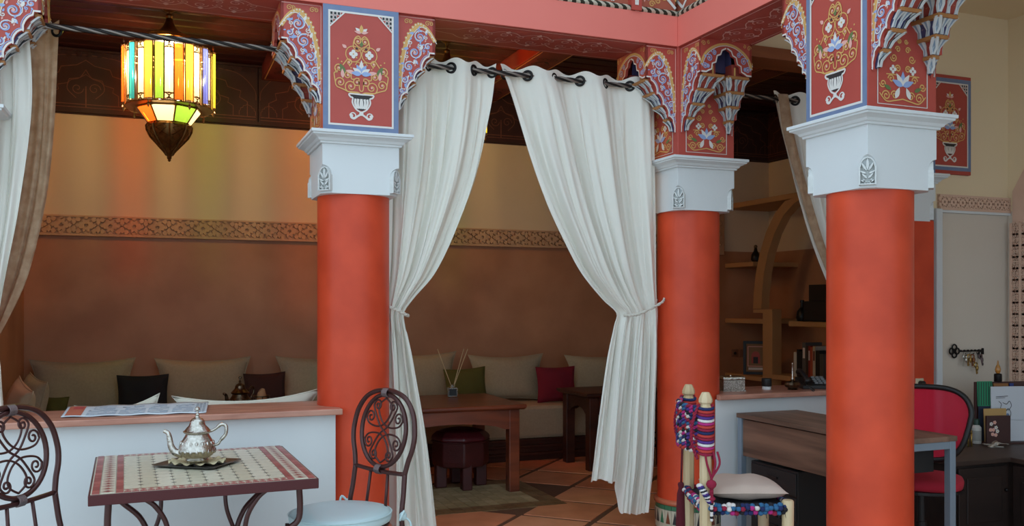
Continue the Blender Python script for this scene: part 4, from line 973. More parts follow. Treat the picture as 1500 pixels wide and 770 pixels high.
for sx in (-1, 1):
    n = 14
    for xo in (xi - bw, fx):
        for i in range(n):
            y0 = lerp(-yi, yi, i/n); y1 = lerp(-yi, yi, (i+1)/n); xa, xb = sorted((sx*(xo + .0012), sx*(xo + bw - .0012)))
            tl([(xa, y0+.001), (xb, y0+.001), (xb, y1-.001), (xa, y1-.001)], RT[(i*7+int(xo*1000)) % 3])
    z = MB(); n = 34; xa, xb = sx*(fx + bw + .002), sx*(xi - bw - .002)
    for i in range(n):
        y0 = lerp(-yi, yi, i/n); y1 = lerp(-yi, yi, (i+1)/n); ym = (y0+y1)/2; xm = (xa+xb)/2
        for P, m in (([(xa, y0), (xm, ym), (xa, y1)], 0), ([(xb, y0), (xb, y1), (xm, ym)], 0), ([(xa, y0), (xb, y0), (xm, ym)], 1 if i % 2 else 0), ([(xa, y1), (xm, ym), (xb, y1)], 1)):
            c = (sum(a for a, _ in P)/3, sum(b for _, b in P)/3); P = [(lerp(c[0], a, .93), lerp(c[1], b, .93)) for a, b in P]
            if sx > 0 or True:
                ar = sum(P[i2][0]*P[(i2+1) % 3][1] - P[(i2+1) % 3][0]*P[i2][1] for i2 in range(3)); P = P if ar > 0 else P[::-1]
            z.prism(P, (0, 0, zt-.006), (1, 0, 0), (0, 1, 0), .006, m)
    tag(z.build('zigzag_border', [CT[1], RT[2]], mt), kind='stuff')
for sy in (-1, 1):
    z = MB(); n = 22; ya, yb = sorted((sy*(fy + .004), sy*(yi - .002))); ym = (ya+yb)/2
    for i in range(n):
        x0 = lerp(-fx, fx, i/n); x1 = lerp(-fx, fx, (i+1)/n); xm = (x0+x1)/2; g = .0012
        z.prism([(x0+g, ym), (xm, ya+.008), (x1-g, ym), (xm, yb-.008)], (0, 0, zt-.006), (1, 0, 0), (0, 1, 0), .006, 1)
        for P in ([(x0, ya+.01), (xm-g, ya+.01), (x0, ym-g)], [(xm+g, ya+.01), (x1, ya+.01), (x1, ym-g)], [(x0, ym+g), (xm-g, yb-.01), (x0, yb-.01)], [(x1, ym+g), (x1, yb-.01), (xm+g, yb-.01)]): z.prism(P, (0, 0, zt-.006), (1, 0, 0), (0, 1, 0), .006, 0)
        for yy in (ya, yb-.007): z.prism([(x0+g, yy), (x1-g, yy), (x1-g, yy+.007), (x0+g, yy+.007)], (0, 0, zt-.006), (1, 0, 0), (0, 1, 0), .006, 2)
    tag(z.build('lozenge_border', [CT[1], RT[1], RT[0]], mt), kind='stuff')
nx, ny = 10, 12; dx, dy = 2*fx/nx, 2*fy/ny; dm = MB()
for i in range(nx):
    for j in range(ny):
        x0, y0 = -fx + i*dx, -fy + j*dy; c = .011; g = .0008; a, b = x0 + g, y0 + g; a2, b2 = x0 + dx - g, y0 + dy - g
        tl([(a+c, b), (a2-c, b), (a2, b+c), (a2, b2-c), (a2-c, b2), (a+c, b2), (a, b2-c), (a, b+c)], CT[(i*5 + j*3) % 3])
        if i and j: dm.prism([(x0-c+.002, y0), (x0, y0-c+.002), (x0+c-.002, y0), (x0, y0+c-.002)], (0, 0, zt-.006), (1, 0, 0), (0, 1, 0), .006)
tag(dm.build('dark_lozenges', mat('slate_zellige', '54514C', .3), mt), kind='stuff')
MB().box(-hx+.008, hx-.008, -hy+.008, hy-.008, zt-.006, zt-.003).build('grout_bed', mat('pale_grout', 'B5AD9C', .8), mt)
for sx in (-1, 1):
    for sy in (-1, 1):
        X, Y = sx*(hx-.07), sy*(hy-.06)
        P = spline([(X, Y, zt-.045), (X, Y, zt-.17), (X - sx*.05, Y, zt-.22), (X - sx*.13, Y - sy*.02, zt-.30), (X - sx*.16, Y - sy*.03, zt-.42), (X - sx*.08, Y - sy*.01, .15), (X, Y, .0)], 7)
        MB().tube(P, .013, 8).build('leg', IRON, mt, smooth=True)
        P = spline([(X - sx*.13, Y, zt-.045), (X - sx*.17, Y, zt-.08), (X - sx*.21, Y - sy*.01, zt-.16), (X - sx*.21, Y - sy*.03, zt-.28), (X - sx*.16, Y - sy*.03, zt-.42)], 7)
        MB().tube(P, .010, 8).build('leg_brace', IRON, mt, smooth=True)
MB().tube([(-hx+.07, -hy+.06, .16), (hx-.07, hy-.06, .16)], .009, 8).build('stretcher', IRON, mt); MB().tube([(-hx+.07, hy-.06, .16), (hx-.07, -hy+.06, .16)], .009, 8).build('stretcher', IRON, mt)
def iron_chair(label, mid, face, seat):
    """mid: floor point under the middle of the back; face: heading of the sitter"""
    c = thing('iron_chair', label, 'chair', (mid[0], mid[1], 0), face, None); T = lambda y, z: (-(z - .45)*.13 if z > .45 else -(.45-z)*.12, y, z)
    for sd in (-1, 1): MB().tube(spline([T(sd*.20, 0), T(sd*.20, .25), T(sd*.20, .45), T(sd*.195, .56), T(sd*.19, .655)], 5), .012, 10).build('leg', IRON, c, smooth=True)
    arch = spline([T(-.19, .655), T(-.205, .715), T(-.228, .78), T(-.232, .85), T(-.205, .94), T(-.13, 1.01), T(0, 1.035), T(.13, 1.01), T(.205, .94), T(.232, .85), T(.228, .78), T(.205, .715), T(.19, .655)], 6)
    MB().tube(arch, .012, 10).build('back_hoop', IRON, c, smooth=True)
    ring = [T(.168*math.cos(a), .842 + .172*math.sin(a)) for a in [2*PI*i/48 for i in range(48)]]
    MB().tube(ring, .011, 10, closed=True).build('back_ring', IRON, c, smooth=True)
    MB().tube(spline([T(-.19, .655), T(0, .648), T(.19, .655)], 6), .0105, 8).build('back_rail', IRON, c, smooth=True)
    for y in (-.065, .065): MB().tube([T(y, .65), T(y*1.15, .45)], .0075, 8).build('spindle', IRON, c, smooth=True)
    def sp(x, z, r, a0, tn): return [(x + r*(1-.82*t)*math.cos(a0 + 2*PI*tn*t), z + r*(1-.82*t)*math.sin(a0 + 2*PI*tn*t)) for t in [i/22 for i in range(23)]]
    ry, rz = .158, .162
    for mx in (1, -1):
        for mz in (1, -1):
            A = [(0, .95), (-.26, .78), (-.30, .56), (-.12, .28), (.15, .12), (.45, .10), (.72, .16), (.86, .30)]; S1 = sp(.66, .36, .20, -.1, 1.35)
            P = [p[:2] for p in spline([(a, b, 0) for a, b in A + S1[:1]], 6)] + S1[1:]
            MB().tube([T(mx*ry*a, .842 + mz*rz*b) for a, b in P], .0048, 6).build('scroll', IRON, c, smooth=True)
        S2 = sp(.36, .72, .17, .6, 1.35)[::-1]; B = [(.46, .50), (.18, .12), (-.18, -.12), (-.46, -.50)]; S3 = [(-a, -b) for a, b in S2[::-1]]
        P = S2[:-1] + [p[:2] for p in spline([(a, b, 0) for a, b in [S2[-1]] + [(.56, .70)] + B + [(-.56, -.70)] + [S3[0]]], 6)] + S3[1:]
        MB().tube([T(mx*ry*a, .842 + rz*b) for a, b in P], .0048, 6).build('scroll', IRON, c, smooth=True)
    for z in (1.022, .658):
        q = MB(); 
        for i in range(5): q.tube([(T(0, z)[0] + .022*math.cos(a), (i-2)*.0075, z + .020*math.sin(a)) for a in [2*PI*k/12 for k in range(12)]], .0045, 6, closed=True)
        q.build('clasp', IRONP, c, smooth=True)
    for sd in (-1, 1): MB().tube(spline([(.38, sd*.16, .44), (.39, sd*.165, .3), (.41, sd*.17, .12), (.43, sd*.175, 0)], 5), .012, 8).build('leg', IRON, c, smooth=True)
    MB().tube([(.2 + .215*math.cos(a), .215*math.sin(a), .436) for a in [2*PI*i/32 for i in range(32)]], .012, 8, closed=True).build('seat_ring', IRON, c, smooth=True)
    MB().lathe([(.22, .446), (.232, .452), (.236, .47), (.232, .488), (.21, .498), (.12, .503), (.001, .505)], 40, c=(.2, 0)).build('seat_pad', seat, c, smooth=True)
    MB().tube([(.2 + .235*math.cos(a), .235*math.sin(a), .487) for a in [2*PI*i/40 for i in range(40)]], .004, 6, closed=True).build('seat_piping', seat, c, smooth=True)
    for sd in (-1, 1):
        q = MB(); q.M = Matrix.Translation((.0, sd*.21, .47)) ; q.ball((0, 0, 0), (.018, .02, .022), 8); q.tube(spline([(0, 0, 0), (.02, sd*.03, .03), (.035, sd*.02, -.01), (.0, 0, 0)], 5), .006, 6); q.tube(spline([(0, 0, 0), (-.02, sd*.03, -.03), (-.01, sd*.04, -.09)], 5), .005, 6)
        q.M = Matrix(); q.build('tie_bow', seat, c, smooth=True)
    return c
SEATB = mat('pale_blue_vinyl', 'BED3D6', .45, noise=(4, .3), col2='B2C8CD')
def chair_from(far, near, label):
    f, n = Vector(far), Vector(near); d = (f - n).normalized(); mid = (f + n)/2; return d, mid
iron_chair('dark iron scroll-back chair with pale blue seat at the mosaic table beside the column', (.985, 4.265), math.atan2(-.42, -.907), SEATB)
iron_chair('dark iron scroll-back chair at the mosaic table by the newspaper', (-.485, 4.10), math.atan2(-.6, .8), SEATB)
# ---- tray, doily, teapot
PEW = mat('dark_pewter_tray', '5E5A55', .35, .8, noise=(30, .4))
p = onZ(289, 680, zt)
tr = thing('tray', 'dark pewter tray under the silver teapot', 'tray', (p.x, p.y, zt), -.62)
q = MB(); w, h_ = .155, .125
q.rings([[(a*(w-e), b*(h_-e), z) for a, b in ((-1, -.86), (-.86, -1), (.86, -1), (1, -.86), (1, .86), (.86, 1), (-.86, 1), (-1, .86))] for e, z in ((.03, .0), (.0, .010), (.0, .012), (.012, .009), (.03, .005))]); q.build('plate', PEW, tr, auto=.5)
do = thing('doily', 'crumpled cream lace doily beneath the silver teapot', 'doily', (p.x, p.y, zt + .008), -.5)
q = MB(); q.grid(lambda u, v: ((.015 + .105*v)*math.cos(2*PI*u)*1.05, (.015 + .105*v)*math.sin(2*PI*u)*.85, .002 + .006*v*v*(1 + .8*math.sin(2*PI*u*13))*(.4 + v)), 104, 8); q.build('lace', mat('cream_lace', 'CDBE98', .95, noise=(80, .6), bump=(150, .5)), do, smooth=True)
teapot('teapot', 'polished silver Moroccan teapot on the mosaic table', (p.x, p.y, zt + .017), math.radians(-14), SILV, .9)
# ---- newspaper spread along the counter
zc = .897; PAPER = mat('newsprint', 'CBD3DA', .8); INK = mat('grey_ink', '78828F', .8); INKB = mat('blue_grey_print', 'A9B6C4', .8); INKO = mat('orange_print', 'B8664E', .8); INKP = mat('purple_print', '5F4C6E', .8); INKR = mat('red_print', 'B24648', .8)
A, B, C_, D_ = [onZ(x, y, zc) for x, y in ((89, 611.5), (105, 594), (304, 589.5), (302, 604.5))]
for q in (B, C_): q.y = min(q.y, 5.255)
npp = thing('newspaper', 'printed newspaper sheets spread along the marble counter', 'newspaper', (A.x, A.y, zc))
def bil(u, v): q = A.lerp(D_, u).lerp(B.lerp(C_, u), v); return (q.x - A.x, q.y - A.y, .003 + .004*math.sin(PI*v)*(.5 + .5*math.sin(14*u)) + .002*math.sin(25*u) + .014*v*v)
MB().grid(bil, 40, 8).build('sheets', PAPER, npp, smooth=True, solid=.002)
pr = MB()
def patch(u0, u1, v0, v1, m, n=6):
    def f(a, b): q = bil(lerp(u0, u1, a), lerp(v0, v1, b)); return (q[0], q[1], q[2] + .0016 + .0003*m)
    pr.grid(f, n, 4, m)
patch(.02, .13, .06, .94, 3); patch(.03, .12, .1, .45, 2); patch(.05, .12, .62, .85, 4); patch(.03, .06, .5, .9, 3)
rn = random.Random(4)
for k, (u0, u1) in enumerate(((.16, .36), (.38, .56), (.58, .72), (.75, .9))):
    patch(u0, u1, .08 + .02*k, .5, 1); patch(u0 + .03, u1 - .02, .5, .9 - .1*(k % 2), 1)
    for i in range(26):
        a = rn.uniform(u0, u1-.03); b = rn.uniform(.1, .8); patch(a, min(u1, a + rn.uniform(.02, .07)), b, b + rn.uniform(.03, .08), rn.choice((0, 5, 5, 5)), 3)
for i in range(3):
    for j in range(7): patch(.915 + i*.025, .935 + i*.025, .08 + j*.12, .15 + j*.12, 0, 2)
pr.build('print', [INK, INKB, INKP, INKO, INKR, PAPER], npp)
# ================================================================ RECEPTION: desk, chairs, shelves, small things
DESKW = mat_wood('walnut_laminate', '8C6C5A', '5A4336', 9, (1, .07, 1), .5)
DESKW2 = mat_wood('walnut_drawer_front', '84614E', '4A352A', 7, (1, .09, 1.8), .5)
STEEL = mat('grey_blue_steel', '8494A2', .45, .3)
dx0, dx1, dy0, dy1, dz = 3.44, 3.915, 3.53, 4.80, .762
dk = thing('desk', 'walnut laminate desk with steel legs behind the thick column', 'desk', ((dx0+dx1)/2, (dy0+dy1)/2, 0)); hx, hy = (dx1-dx0)/2, (dy1-dy0)/2
box('desk_top', -hx, hx, -hy, hy, dz-.027, dz, DESKW, dk, .002)
fp = box('drawer_front', -hx+.018, -hx+.036, -hy+.08, hy-.015, dz-.265, dz-.035, DESKW2, dk, .002)
box('drawer_box', -hx+.036, hx-.06, -hy+.10, hy-.03, dz-.20, dz-.035, mat('black_drawer', '1B1A1A', .6), dk)
for sx in (-1, 1):
    for sy in (-1, 1): box('leg', sx*(hx-.025) - .02, sx*(hx-.025) + .02, sy*(hy-.025) - .02, sy*(hy-.025) + .02, 0, dz-.027, STEEL, dk, .003)
for sy in (-1, 1): box('frame_bar', -hx+.045, hx-.045, sy*(hy-.025)-.02, sy*(hy-.025)+.02, dz-.067, dz-.027, STEEL, dk, .003)
PLS0 = mat('black_plastic', '181818', .45)
pd = thing('drawer_pedestal', 'black drawer pedestal standing under the walnut desk', 'cabinet', (3.635, 4.46, 0))
box('carcass', -.17, .17, -.22, .22, .03, .48, mat('black_laminate', '141414', .5), pd, .004)
for i in range(3): 
    d = box('drawer', -.178, -.168, -.21, .21, .05 + i*.143, .18 + i*.143, mat('black_drawer', '1B1A1A', .6), pd, .003); box('handle', -.19, -.178, -.05, .05, .125 + i*.143, .135 + i*.143, PLS0, d)
for sx in (-1, 1):
    for sy in (-1, 1): MB().lathe([(.02, 0), (.02, .03)], 12, c=(sx*.14, sy*.18)).build('castor', BLK, pd)
# ---- red mesh office chair
oc = thing('office_chair', 'red mesh office chair with black rim behind the desk', 'chair', (4.06, 3.91, 0), math.radians(-140))
MESHR = mat_cloth('red_mesh', 'E02848', .3, 400); _nt = MESHR.node_tree; _o = _nt.nodes['Material Output']; _src = _o.inputs[0].links[0].from_socket; _tr = _nt.nodes.new('ShaderNodeBsdfTransparent'); _tr.inputs[0].default_value = (1, .35, .4, 1); _mx = _nt.nodes.new('ShaderNodeMixShader'); _mx.inputs[0].default_value = .22
_nt.links.new(_src, _mx.inputs[1]); _nt.links.new(_tr.outputs[0], _mx.inputs[2]); _nt.links.new(_mx.outputs[0], _o.inputs[0])
REDS = mat('red_seat_fabric', 'B01E34', .9, bump=(300, .3)); PLS = mat('black_plastic', '181818', .45)
def backpt(u, v):  # u across -1..1, v up 0..1
    w = lerp(.19, .255, min(1, v*1.5)) ; return (-.20 - .05*v - .03*(1-u*u)*0 + .05*u*u, u*w, lerp(.54, .965, v))
def sup(a, n=3.2): c, s_ = math.cos(a), math.sin(a); return (math.copysign(abs(c)**(2/n), c), (math.copysign(abs(s_)**(2/n), s_) + 1)/2)
ringp = [backpt(*sup(2*PI*i/48)) for i in range(48)]
q = MB(); c0 = (-.235, 0, .75); q.add([c0] + [tuple(p) for p in ringp] + [tuple(Vector(c0).lerp(Vector(p), .5) + Vector((-.012, 0, 0))) for p in ringp], [(0, 49+i, 49+(i+1) % 48) for i in range(48)] + [(49+i, 1+i, 1+(i+1) % 48, 49+(i+1) % 48) for i in range(48)]); q.build('mesh_back', MESHR, oc, smooth=True)
MB().tube(ringp, .016, 8, closed=True).build('back_rim', PLS, oc, smooth=True)
q = MB(); q.rings([[(.215*r*math.copysign(abs(math.cos(a))**.7, math.cos(a)), .215*r*math.copysign(abs(math.sin(a))**.7, math.sin(a)), z) for a in [2*PI*i/40 for i in range(40)]] for r, z in ((.9, .42), (1, .43), (1.02, .455), (.98, .475), (.8, .487), (.01, .49))]); q.build('seat', REDS, oc, smooth=True)
MB().lathe([(.2, .40), (.22, .405), (.22, .42), (.1, .42)], 24).build('seat_pan', PLS, oc)
MB().tube(spline([(-.02, 0, .39), (-.20, 0, .40), (-.27, 0, .48), (-.28, 0, .66)], 6), .02, 8).build('back_stem', PLS, oc, smooth=True)
MB().lathe([(.03, .08), (.03, .22), (.02, .22), (.02, .40)], 16).build('gas_column', PLS, oc)
for i in range(5):
    a = 2*PI*i/5; l = MB().tube([(0, 0, .10), (.15*math.cos(a), .15*math.sin(a), .085), (.27*math.cos(a), .27*math.sin(a), .065)], .018, 8).build('base_arm', PLS, oc, smooth=True)
    MB().lathe([(.012, 0), (.027, .008), (.027, .045), (.012, .055)], 12, c=(.27*math.cos(a), .27*math.sin(a))).build('castor', BLK, l)
# ---- dark low cabinet in an L
CABW = mat_wood('dark_brown_cabinet', '2E211C', '1E1512', 8, (.2, 1, 1), .5)
cz = .50
cb = thing('cabinet', 'dark brown L-shaped low cabinet under the key hanger', 'cabinet', (5.25, 4.4, 0))
MB().prism([(-.75, -.33), (-.30, -.33), (-.30, -1.6), (.74, -1.6), (.74, .40), (-.75, .40)], (0, 0, cz-.03), (1, 0, 0), (0, 1, 0), .03).build('worktop', mat_wood('brown_worktop', '4A382F', '382A23', 8, (.15, 1, 1), .5), cb, bev=.004)
MB().prism([(-.73, -.30), (-.27, -.30), (-.27, -1.58), (.73, -1.58), (.73, .39), (-.73, .39)], (0, 0, .0), (1, 0, 0), (0, 1, 0), cz-.03).build('carcass', CABW, cb)
for x0, x1 in ((-.71, -.30),):
    d = box('door', x0, x1, -.318, -.30, .05, cz-.05, CABW, cb, .003); box('door_panel', x0+.06, x1-.06, -.326, -.316, .11, cz-.11, CABW, d, .006); MB().ball((x1-.03, -.33, .3), .011, 10).build('knob', BLK, d)
for i in range(2):
    d = box('door', -.288, -.27, -.85 - .6*i, -.34 - .6*i, .05, cz-.05, CABW, cb, .003); box('door_panel', -.296, -.286, -.79 - .6*i, -.40 - .6*i, .11, cz-.11, CABW, d, .006); MB().tube([(-.30, -.42 - .6*i, .36), (-.31, -.47 - .6*i, .36), (-.30, -.52 - .6*i, .36)], .006, 6).build('handle', SILV, d)
# ---- papers organiser and things on the cabinet
p = onZ(1458, 650, cz); ob = Vector((p.x, p.y, cz)); R_ = -.25
og = thing('letter_rack', 'brown leather letter rack with pressed flowers', 'organizer', ob, R_)
BRL = mat('brown_leather', '432420', .5, noise=(20, .4)); sc = ray(1458, 650).length * (p.y / ray(1458, 650).y) / F; k = p.y / ray(1458, 650).y / F
box('front_panel', -.075, .10, -.02, 0, 0, .195, BRL, og, .004); box('back_panel', -.075, .30, .10, .125, 0, .415, BRL, og, .004); box('base', -.075, .30, -.02, .115, 0, .012, BRL, og); box('divider', .10, .30, .03, .04, 0, .12, BRL, og, .003)
d = Draw()
for i, (x, y) in enumerate(((-.045, .14), (-.03, .10), (-.02, .15), (-.01, .115), (-.035, .07), (-.012, .065), (.0, .09), (-.05, .10))):
    for q in range(5): d.disc(x + .008*math.cos(q*1.26), y + .008*math.sin(q*1.26), .006, IP if i % 3 else IW, 1, 6)
    d.disc(x, y, .004, IG, 2, 6)
q = MB(); d.emit(q, (0, -.02, 0), (1, 0, 0), (0, 0, 1)); q.build('flower_print', PAL, og)
def slip(name, label, cat, x0, x1, y, z0, z1, m, tilt=.12):
    t = MB().box(x0, x1, -.003, .003, 0, z1-z0).build(name, m); t.matrix_world = Matrix.Translation(ob) @ Matrix.Rotation(R_, 4, 'Z') @ Matrix.Translation((0, y, z0)) @ Matrix.Rotation(-tilt, 4, 'X'); return tag(t, label, cat)
slip('envelope', 'tan kraft envelope in the letter rack', 'envelope', -.07, .095, .012, .014, .24, mat('kraft_paper', 'B8935C', .85), .05)
sh = slip('paper_sheet', 'white sheet with a line sketch in the letter rack', 'paper', .015, .29, .06, .014, .385, mat('white_paper', 'C9CCD2', .8), .03)
d = Draw(); d.stroke([(.05, .30), (.14, .305)], .004, IK); d.stroke([(.05, .29), (.12, .294)], .003, IK)
d.curve([(.07, .27), (.09, .25), (.085, .22), (.12, .20), (.14, .22), (.16, .19), (.15, .16), (.12, .15)], .004, IK); d.curve([(.10, .26), (.13, .25), (.15, .27), (.165, .24), (.15, .215)], .004, IK); d.disc(.135, .175, .012, IS, 1); d.stroke([(.14, .045), (.27, .05)], .005, IK); d.stroke([(.12, .21), (.15, .21)], .005, IK)
q = MB(); d.emit(q, (0, -.003, 0), (1, 0, 0), (0, 0, 1)); q.build('ink_sketch', PAL, sh)
sl2 = slip('brochure', 'white folded brochure low in the letter rack', 'paper', .12, .29, .025, .014, .155, mat('white_paper', 'C9CCD2', .8), .03)
sc_ = slip('fabric_sample', 'green striped cloth sample behind the letter rack papers', 'fabric', -.07, .04, .085, .25, .42, mat('green_cloth', '2E8A62', .9), .05)
d = Draw()
for i in range(6): d.stroke([(-.065 + i*.018, .005), (-.06 + i*.018, .165)], .005, IK)
q = MB(); d.emit(q, (0, -.003, 0), (1, 0, 0), (0, 0, 1)); q.build('stripes', PAL, sc_)
slip('folder', 'navy folder standing in the letter rack', 'folder', -.07, .04, .075, .014, .25, mat('navy_card', '1E2A3E', .7), .02)
slip('folder', 'brown card folder at the back of the letter rack', 'folder', .05, .16, .09, .014, .405, mat('brown_card', '8A5A30', .7), .0)
slip('folder', 'blue card folder at the back of the letter rack', 'folder', .17, .2, .09, .014, .405, mat('blue_card', '283A78', .7), .0)
cbm = Matrix.Translation(ob) @ Matrix.Rotation(R_, 4, 'Z')
pz = cbm @ Vector((.10, .1125, .415)); pf = thing('perfume_bottle', 'amber glass perfume bottle with black foot on the letter rack', 'bottle', pz)
MB().lathe([(.024, 0), (.026, .004), (.026, .05), (.02, .056)], 16).build('foot', BLK, pf, auto=.5)
MB().lathe([(.010, .056), (.016, .066), (.019, .085), (.014, .105), (.007, .118), (.005, .138), (.002, .148)], 16).build('flask', mat('amber_glass_solid', 'D69A4E', .15, trans=.5), pf, smooth=True)
p = onZ(1447, 652, cz); kb = thing('key_bunch', 'bunch of loose silver keys lying on the dark cabinet', 'keys', (p.x - .02, p.y - .07, cz))
KEYM = mat('nickel_keys', 'C4C0B6', .3, .9)
def key_mb(mb, M, s=1):
    mb.M = M; mb.tube([(.014*s*math.cos(a), .014*s*math.sin(a), .002) for a in [2*PI*i/12 for i in range(12)]], .0045*s, 6, closed=True); mb.box(.012*s, .06*s, -.004*s, .004*s, 0, .004*s); mb.box(.045*s, .052*s, .003*s, .011*s, 0, .004*s); mb.box(.054*s, .06*s, .003*s, .009*s, 0, .004*s); mb.M = Matrix()
for i in range(6): q = MB(); key_mb(q, Matrix.Translation((.012*i - .03, .004*(i % 3), .003 + .004*i)) @ Matrix.Rotation(i*1.1 - .6, 4, 'Z'), 1.25); q.build('key', KEYM, kb, bev=.001)
MB().tube([(.016*math.cos(a), .016*math.sin(a), .03 + .01*math.cos(a)) for a in [2*PI*i/14 for i in range(14)]], .002, 5, closed=True).build('ring', KEYM, kb)
p = onZ(1430, 649, cz); wb = thing('bottle', 'small white bottle with dark green cap on the cabinet', 'bottle', (p.x, p.y, cz))
MB().lathe([(.03, 0), (.033, .006), (.033, .11), (.02, .125), (.018, .13)], 20).build('flask', mat('white_plastic', 'B9B6AE', .5), wb, auto=.5); MB().lathe([(.022, .128), (.022, .165), (.018, .168)], 16).build('cap', mat('dark_green_plastic', '1F3B30', .4), wb, auto=.5); MB().lathe([(.0335, .02), (.0335, .09)], 20, cap=False).build('paper_label', mat('grey_label', '8E8C86', .7), wb)
p = onZ(1414, 652, cz); fg = thing('figurine', 'small gilded camel figurine behind the red office chair', 'figurine', (p.x - .01, p.y - .02, cz), 1.5)
GLD = mat('gilt_metal', 'A8874A', .3, .8)
q = MB(); q.ball((0, 0, .10), (.045, .022, .026), 10); q.ball((0, 0, .128), (.018, .014, .02), 8); q.tube(spline([(.035, 0, .10), (.06, 0, .11), (.068, 0, .15), (.085, 0, .165), (.1, 0, .158)], 5), .010, 8); q.build('body', GLD, fg, smooth=True)
for sx, sy in ((.03, .013), (.03, -.013), (-.03, .013), (-.03, -.013)): MB().tube([(sx, sy, .09), (sx + .004, sy, .045), (sx, sy, 0)], .006, 6).build('leg', GLD, fg, smooth=True)
# ---- wrought key hanger
A = onY(1390, 514, 4.93); kw = lambda px, py: (onY(px, py, 4.93) - A)
kh = thing('key_hanger', 'black iron key-shaped hanger on the pale wall', 'key rack', A)
bc = kw(1398, 514); q = MB()
for a in range(4):
    c = bc + Vector((.026*math.cos(a*PI/2), 0, .026*math.sin(a*PI/2))); q.tube([tuple(c + Vector((.022*math.cos(t), 0, .022*math.sin(t)))) for t in [2*PI*i/16 for i in range(16)]], .006, 6, closed=True)
q.tube([tuple(bc + Vector((.012*math.cos(t), 0, .012*math.sin(t)))) for t in [2*PI*i/12 for i in range(12)]], .006, 6, closed=True); q.build('bow', BLK, kh, smooth=True)
e0, e1 = kw(1406, 514), kw(1438, 513); q = MB(); q.tube([tuple(e0.lerp(e1, i/24) + Vector((0, 0, .002*math.sin(i*1.6)))) for i in range(25)], [.007 + .002*math.sin(i*1.6) for i in range(25)], 8); q.build('shaft', BLK, kh, smooth=True)
q = MB(); b0 = kw(1434, 512); q.box(b0.x, b0.x + .025, -.006, .006, b0.z - .06, b0.z); q.box(b0.x + .03, b0.x + .045, -.006, .006, b0.z - .035, b0.z + .012); q.build('bit', BLK, kh, bev=.002)
for i in range(4): h0 = kw(1412 + i*6, 516); MB().tube([tuple(h0), tuple(h0 + Vector((0, -.012, -.012))), tuple(h0 + Vector((0, -.018, 0)))], .003, 5).build('hook', BLK, kh)
for i, (px, py, lb, m) in enumerate(((1413, 518, 'steel key with silver fob hanging first on the iron key hanger', KEYM), (1419, 518, 'brass key hanging on the iron key hanger', GLD), (1424, 518, 'copper-tagged key hanging on the iron key hanger', mat('copper_tag', '8E5A3A', .4, .6)), (1429, 519, 'long chain with gilt key tag hanging lowest on the iron key hanger', GLD), (1436, 518, 'dark key hanging at the bit of the iron key hanger', IRONP))):
    h0 = onY(px, py, 4.905); hk = thing('hanging_key', lb, 'key', h0); drop = .055 if i == 3 else 0
    MB().tube([(0, 0, .012), (0, .0, -.01 - drop)], .003, 5).build('loop', KEYM, hk)
    q = MB(); key_mb(q, Matrix.Translation((0, 0, -.02 - drop)) @ Matrix.Rotation(PI/2, 4, 'X') @ Matrix.Rotation(-PI/2 + .15*(i-2), 4, 'Z'), 1.15); q.build('blade', m, hk)
    MB().ball((.008, -.01, -.045 - drop), (.012, .006, .02), 8).build('fob', m, hk, smooth=True)
# ---- socket on the dark red column
p = onY(1346, 561, RY - .205)
so = thing('wall_socket', 'cream power socket with black plug on the square red pilaster', 'socket', (p.x, p.y, p.z))
box('plate', -.035, .035, -.012, .002, -.035, .035, mat('cream_plastic', 'CDBFA0', .5), so, .004); MB().tube([(0, -.012, 0), (0, -.045, 0)], .02, 12).build('plug', PLS, so)
# ---- plaster shelf unit with arch against the inner right wall
PLB = mat('tan_plaster', 'B98A5A', .8, noise=(4, .3), col2='A97A4C'); XS = 5.87
su = struct(thing('trim_10', 'tan plaster shelf unit with open arch', 'shelf', (XS, 8.0, 0))); del su['category']
pt = lambda px, py: (onX(px, py, XS).y - 8.0, onX(px, py, XS).z)
box('top_slab', 0, .59, -2.6, .4, 2.50, 2.555, PLB, su, .006)
out = [pt(*q) for q in ((1103, 452), (1104, 430), (1107, 400), (1113, 370), (1122, 340), (1135, 312), (1150, 294), (1164, 282))]
inn = [pt(*q) for q in ((1115, 452), (1116, 430), (1119, 400), (1125, 370), (1134, 342), (1147, 316), (1163, 298), (1180, 286))]
ya = -1.35; rib = out + [(a, min(b, 2.5)) for a, b in inn[::-1]]
q = MB(); q.prism([(a, min(b, 2.505)) for a, b in out] + [(a, min(b, 2.505)) for a, b in inn[::-1]], (.10, 0, 0), (0, 1, 0), (0, 0, 1), -.10); q.build('arch_rib', PLB, su)
q = MB(); q.prism([(2*ya - a, min(b, 2.505)) for a, b in inn] + [(2*ya - a, min(b, 2.505)) for a, b in out[::-1]], (.10, 0, 0), (0, 1, 0), (0, 0, 1), -.10); q.build('arch_rib', PLB, su)
a0, z0 = pt(1103, 454); a1, _ = pt(1117, 454); a2, _ = pt(1131, 454)
box('arch_foot', 0, .12, a2, a0, z0-.03, z0+.01, PLB, su, .004); box('upright', 0, .12, a2, a1, 0, z0-.02, PLB, su, .006); box('upright', 0, .12, 2*ya-a1, 2*ya-a2, 0, z0-.02, PLB, su, .006)
for nm, y0, y1, z in (('shelf', a1-.02, .40, 1.30), ('shelf', a0, .40, 1.905), ('shelf', a1-.02, .40, .70), ('shelf', 2*ya-a2, pt(1155, 470)[0], 1.285), ('shelf', 2*ya-a2, a2, .74)): box(nm, .0, .59, y0, y1, z-.05, z, PLB, su, .006)
